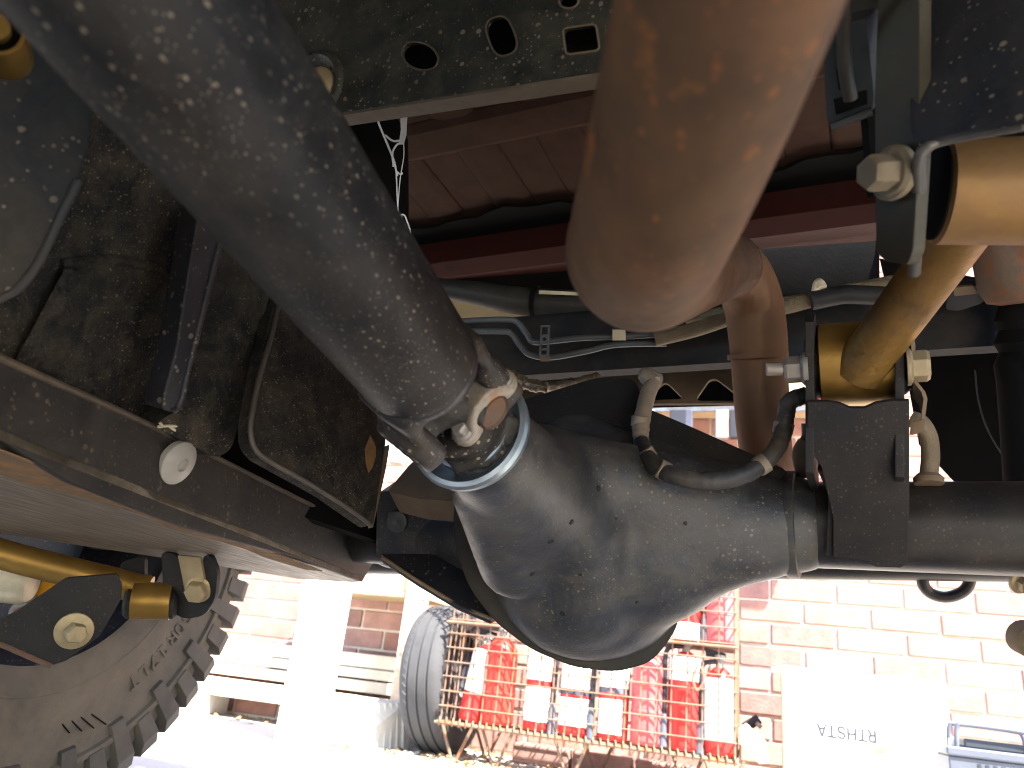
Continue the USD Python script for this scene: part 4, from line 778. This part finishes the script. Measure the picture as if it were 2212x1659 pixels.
# extinguishers
def ext(x, y, z, r, h, mat, label, lab=None, lean=(0, 0), hose=True, bands=False, flip=False):
    t = thing('fire_extinguisher', label, 'fire extinguisher', (x, y, z), 'fire extinguishers in the wire cage')
    a = nz(V3(lean[0], lean[1], 1)); o = V3(x, y, z)
    if flip: o = o+a*h*1.12; a = -a
    part('cylinder', lathe(o, a, [(0, 0), (0, r*.86), (.008, r*.98), (.014, r), (h*.80, r), (h*.88, r*.9), (h*.94, r*.66), (h, r*.34), (h, 0)], 32), mat, t)
    for zb in ((.33*h, .62*h) if bands else ()): part('band', lathe(o+a*zb, a, [(0, r), (.002, r*1.03), (.008, r*1.03), (.01, r)], 32), mat, t)
    part('valve', lathe(o+a*h, a, [(0, .014), (.02, .014), (.022, .02), (.04, .018), (.042, 0)], 16), m_steel, t)
    part('handle', hull([o+a*(h+.03)+V3(-.045, -.008, .0), o+a*(h+.03)+V3(.02, .008, .0), o+a*(h+.05)+V3(-.05, -.008, .01), o+a*(h+.04)+V3(.02, .008, .008), o+a*(h+.05)+V3(-.05, .008, .01)]), m_black, t)
    for (z0, z1, w0, mm) in (lab or ()):
        fr_ = math.pi*w0; u = V3(-.1, -1, 0)
        part('label', lathe(o+a*z0, a, [(0, r*1.0), (0, r*1.012), (z1-z0, r*1.012), (z1-z0, r*1.0)], 20, arc=(-fr_, fr_), u=u), mm, t)
    if hose:
        s = hose if hose in (1, -1) else 1
        part('hose', tube([o+a*(h+.02)+V3(.01*s, -.01, 0), o+a*(h+.0)+V3(r*1.1*s, -.02, 0), o+a*(h*.7)+V3(r*1.18*s, -.025, 0), o+a*(h*.30)+V3(r*1.15*s, -.025, 0)], .0085, 10), m_black, t)
        part('nozzle', lathe(o+a*(h*.34)+V3(r*1.15*s, -.025, 0), -a, [(0, .010), (.01, .013), (.07, .014), (.10, .016), (.10, 0)], 14), m_batt, t)
    return t
yE = YF+.075
L2 = [(.03, .14, .42, m_lab), (.165, .26, .42, m_lab)]
ext(-1.045, yE+.01, ZB+.005, .052, .27, m_ext, 'white labelled red extinguisher at the left end of the cage', [(.10, .25, .5, m_lab)], (.12, .05), False)
ext(-.945, yE, ZB+.005, .060, .30, m_exto, 'orange red bare extinguisher second from the left end', None, (-.03, .02), False, bands=True)
ext(-.795, yE, ZB+.005, .052, .275, m_ext, 'red extinguisher with two tall white labels, third from left', L2, (0, .02), 1)
ext(-.66, yE, ZB+.005, .056, .28, m_ext, 'red extinguisher with black banded white label left of the middle', [(.03, .12, .42, m_lab), (.13, .142, .45, m_ink), (.15, .26, .42, m_lab)], (.0, .02), 1)
ext(-.525, yE, ZB+.005, .053, .28, m_ext, 'red extinguisher with white label below grey band in the cage middle', [(.02, .13, .28, m_lab), (.15, .165, .5, m_batt), (.168, .25, .45, m_lab)], (.0, .03), False)
ext(-.405, yE, ZB+.005, .058, .30, m_extp, 'faded pink red extinguisher with two ridges', None, (0, .02), False, bands=True)
ext(-.283, yE, ZB+.005, .057, .31, m_ext, 'plain red extinguisher with white shoulder and yellow tag', [(.215, .29, .5, m_lab)], (0, .02), -1)
ext(-.170, yE, ZB+.005, .052, .27, m_ext, 'mostly white labelled extinguisher with hanging black hose at the right end', [(.045, .235, .5, m_lab)], (.0, .02), -1)
ext(-1.0, yE+.03, ZS+.004, .05, .26, m_ext, 'red extinguisher with black valve on the upper shelf, left end', None, (.1, .02), 1)
ext(-.86, yE+.05, ZS+.004, .055, .28, m_ext, 'red extinguisher upright on the upper shelf, half hidden by the housing', None, (.0, .02), False)
ext(-.283, yE, ZS+.004, .055, .27, m_ext, 'red extinguisher standing upright on the upper shelf beside the inverted one', [(.0, .06, .5, m_lab)], (0, .02), 1)
ext(-.170, yE, ZS+.004, .055, .28, m_extp, 'faded red extinguisher on the upper shelf at the right end', None, (0, .02), False, bands=True)
# upside down carton
bx0, bx1, by, bzt = .03, .493, 2.72, .425
bxn = thing('white_carton', 'white cardboard carton standing upside down right of the wire cage', 'carton', (.26, by, 0))
part('box', box(V3(bx0, by, .0), V3(bx1-bx0, 0, 0), V3(0, .36, 0), V3(0, 0, bzt), ch=.004), m_card, bxn, smooth=False)
part('open_side', box(V3(bx0-.003, by+.01, .01), V3(.003, 0, 0), V3(0, .34, 0), V3(0, 0, bzt-.03)), m_cards, bxn, smooth=False)
part('torn_flap', hull([V3(bx0-.035, by+.06, bzt-.005), V3(bx0+.01, by+.02, bzt+.004), V3(bx0+.06, by+.10, bzt+.006), V3(bx0+.0, by+.16, bzt+.0), V3(bx0-.03, by+.05, bzt-.02)]), m_card, bxn, smooth=False)
T_ = meshkit.text_mesh('RTHSTA', .034, .0012, True); v = np.array(T_.vertices); v[:, 0] -= v[:, 0].min()
xt = at(1893, 1590, by)[0]; zt = at(1840, 1572, by)[2]
sc_ = (xt-at(1765, 1590, by)[0])/v[:, 0].max()
V = np.stack([xt-v[:, 0]*sc_, by-.0005-v[:, 2], zt-v[:, 1]*1.0], 1)
part('lettering', trimesh.Trimesh(V, T_.faces[:, ::-1] if False else T_.faces, process=False), m_ink, bxn, smooth=False)
for k in range(3): part('logo_arc', tube([at(x, y, by-.0008) for x, y in ((1862-4*k, 1612+5*k), (1890, 1618+5*k), (1912+4*k, 1612+3*k), (1924+6*k, 1602+2*k))], [.0006, .0022, .0016, .0006], 6, 6), m_gold_ink, bxn)
part('logo_peak', tube([at(x, y, by-.0008) for x, y in ((1772, 1602), (1778, 1622), (1790, 1606), (1792, 1624))], .0012, 5, 1), m_gold_ink, bxn)
part('logo_bar', tube([at(1800, 1613, by-.0008), at(1835, 1620, by-.0008)], .0012, 5, 1), m_gold_ink, bxn)
# battery
bt0, bt1 = at(2043, 1600, 2.45)[0], at(2043, 1600, 2.45)[0]+.30
bty = thing('car_battery', 'grey and black car battery with rope handle tabs at lower right corner', 'battery', ((bt0+bt1)/2, 2.45, 0))
zb0 = .06; zb1 = at(2043, 1612, 2.45)[2]
part('case', box(V3(bt0+.004, 2.456, zb0), V3(.292, 0, 0), V3(0, .168, 0), V3(0, 0, zb1-zb0-.02), ch=.004), m_batt, bty, smooth=False)
part('lid', box(V3(bt0, 2.45, zb1-.02), V3(.30, 0, 0), V3(0, .18, 0), V3(0, 0, .022), ch=.004), m_batt, bty, smooth=False)
part('raised_top', box(V3(bt0+.05, 2.49, zb1+.002), V3(.22, 0, 0), V3(0, .10, 0), V3(0, 0, .022), ch=.004), m_battd, bty, smooth=False)
for x in (.025, .24): part('terminal', lathe(V3(bt0+x, 2.50, zb1), Z, [(0, .012), (.02, .010), (.02, 0)], 16), m_lab, bty)
for dy in (.03, .13): part('carry_handle', tube([V3(bt0+.03, 2.45+dy, zb1), V3(bt0+.035, 2.45+dy, zb1+.05), V3(bt0+.06, 2.45+dy, zb1+.058), V3(bt0+.19, 2.45+dy, zb1+.055), V3(bt0+.21, 2.45+dy, zb1+.045), V3(bt0+.215, 2.45+dy, zb1)], .006, 10), m_batt, bty)
for k in range(10): part('case_rib', box(V3(bt0+.07+.018*k, 2.4545, zb1-.045), V3(.008, 0, 0), V3(0, .002, 0), V3(0, 0, .012)), m_battd, bty, smooth=False)
crate = thing('battery_stand', 'dark brick paver lying under the battery', 'paver', (bt0+.15, 2.5, 0))
part('block', box(V3(bt0-.02, 2.44, .0), V3(.36, 0, 0), V3(0, .2, 0), V3(0, 0, .058), ch=.006), m_bricks[2], crate, smooth=False)
# white offcut and black tube
wo = thing('white_offcut', 'tilted white board offcut leaning between cage and carton', 'offcut', (-.03, 2.9, .1))
part('board', hull([at(x, y, yy) for x, y in ((1597, 1572), (1612, 1562), (1655, 1600), (1662, 1650), (1640, 1650), (1597, 1605)) for yy in (2.82, 2.845)]), m_card, wo, smooth=False)
bk_ = thing('black_tube', 'short black plastic tube resting on the white offcut', 'tube', (0, 2.95, .2))
part('tube', tube([at(1608, 1572, 2.92), at(1640, 1552, 2.92)], .016, 18, 1), m_black, bk_)
part('steel_neck', tube([at(1636, 1570, 2.90), at(1642, 1563, 2.90)], .011, 14, 1), m_steel, bk_)
pb = thing('dark_paver_row', 'row of dark brick pavers on edge under the back of the cage', 'paver', (-.5, 3.1, 0))
for k in range(6): part('paver', box(V3(-.95+.235*k, 3.08, 0), V3(.22, 0, 0), V3(0, .09, 0), V3(0, 0, .07), ch=.005), m_bricks[2], pb, smooth=False)
# litter and stones
def litter(n, fx, r0_, r1_, mat, name, seed):
    g = np.random.default_rng(seed); ms = []
    for _ in range(n):
        x, y = fx(g); s = g.uniform(r0_, r1_); a = g.uniform(0, 6.28); c, s_ = math.cos(a), math.sin(a)
        k = s*g.uniform(.3, .6); h_ = s*g.uniform(.1, .5)
        ms.append(hull(np.array([[x+c*s, y+s_*s, .004], [x-c*s, y-s_*s, .004], [x-s_*k, y+c*k, .004+h_], [x+s_*k, y-c*k, .003], [x+c*s*.2, y+s_*s*.2, .006+h_*.8]])))
    part(name, join(ms), mat, smooth=False, kind='stuff', label=f'scattered {name.replace("_", " ")} along the foot of the brick wall', cat='litter')
near = lambda g: (g.uniform(-1.5, .2), YF-.12+abs(g.normal(0, .22)))
far = lambda g: (g.uniform(-2.7, .4), 3.28-abs(g.normal(0, .12)))
litter(500, near, .008, .03, m_leaf, 'dry_leaves', 3)
litter(350, near, .006, .022, m_conc, 'pale_stones', 4)
litter(260, far, .006, .028, plain('bark_chip', (.28, .17, .08), .9), 'bark_chips', 5)
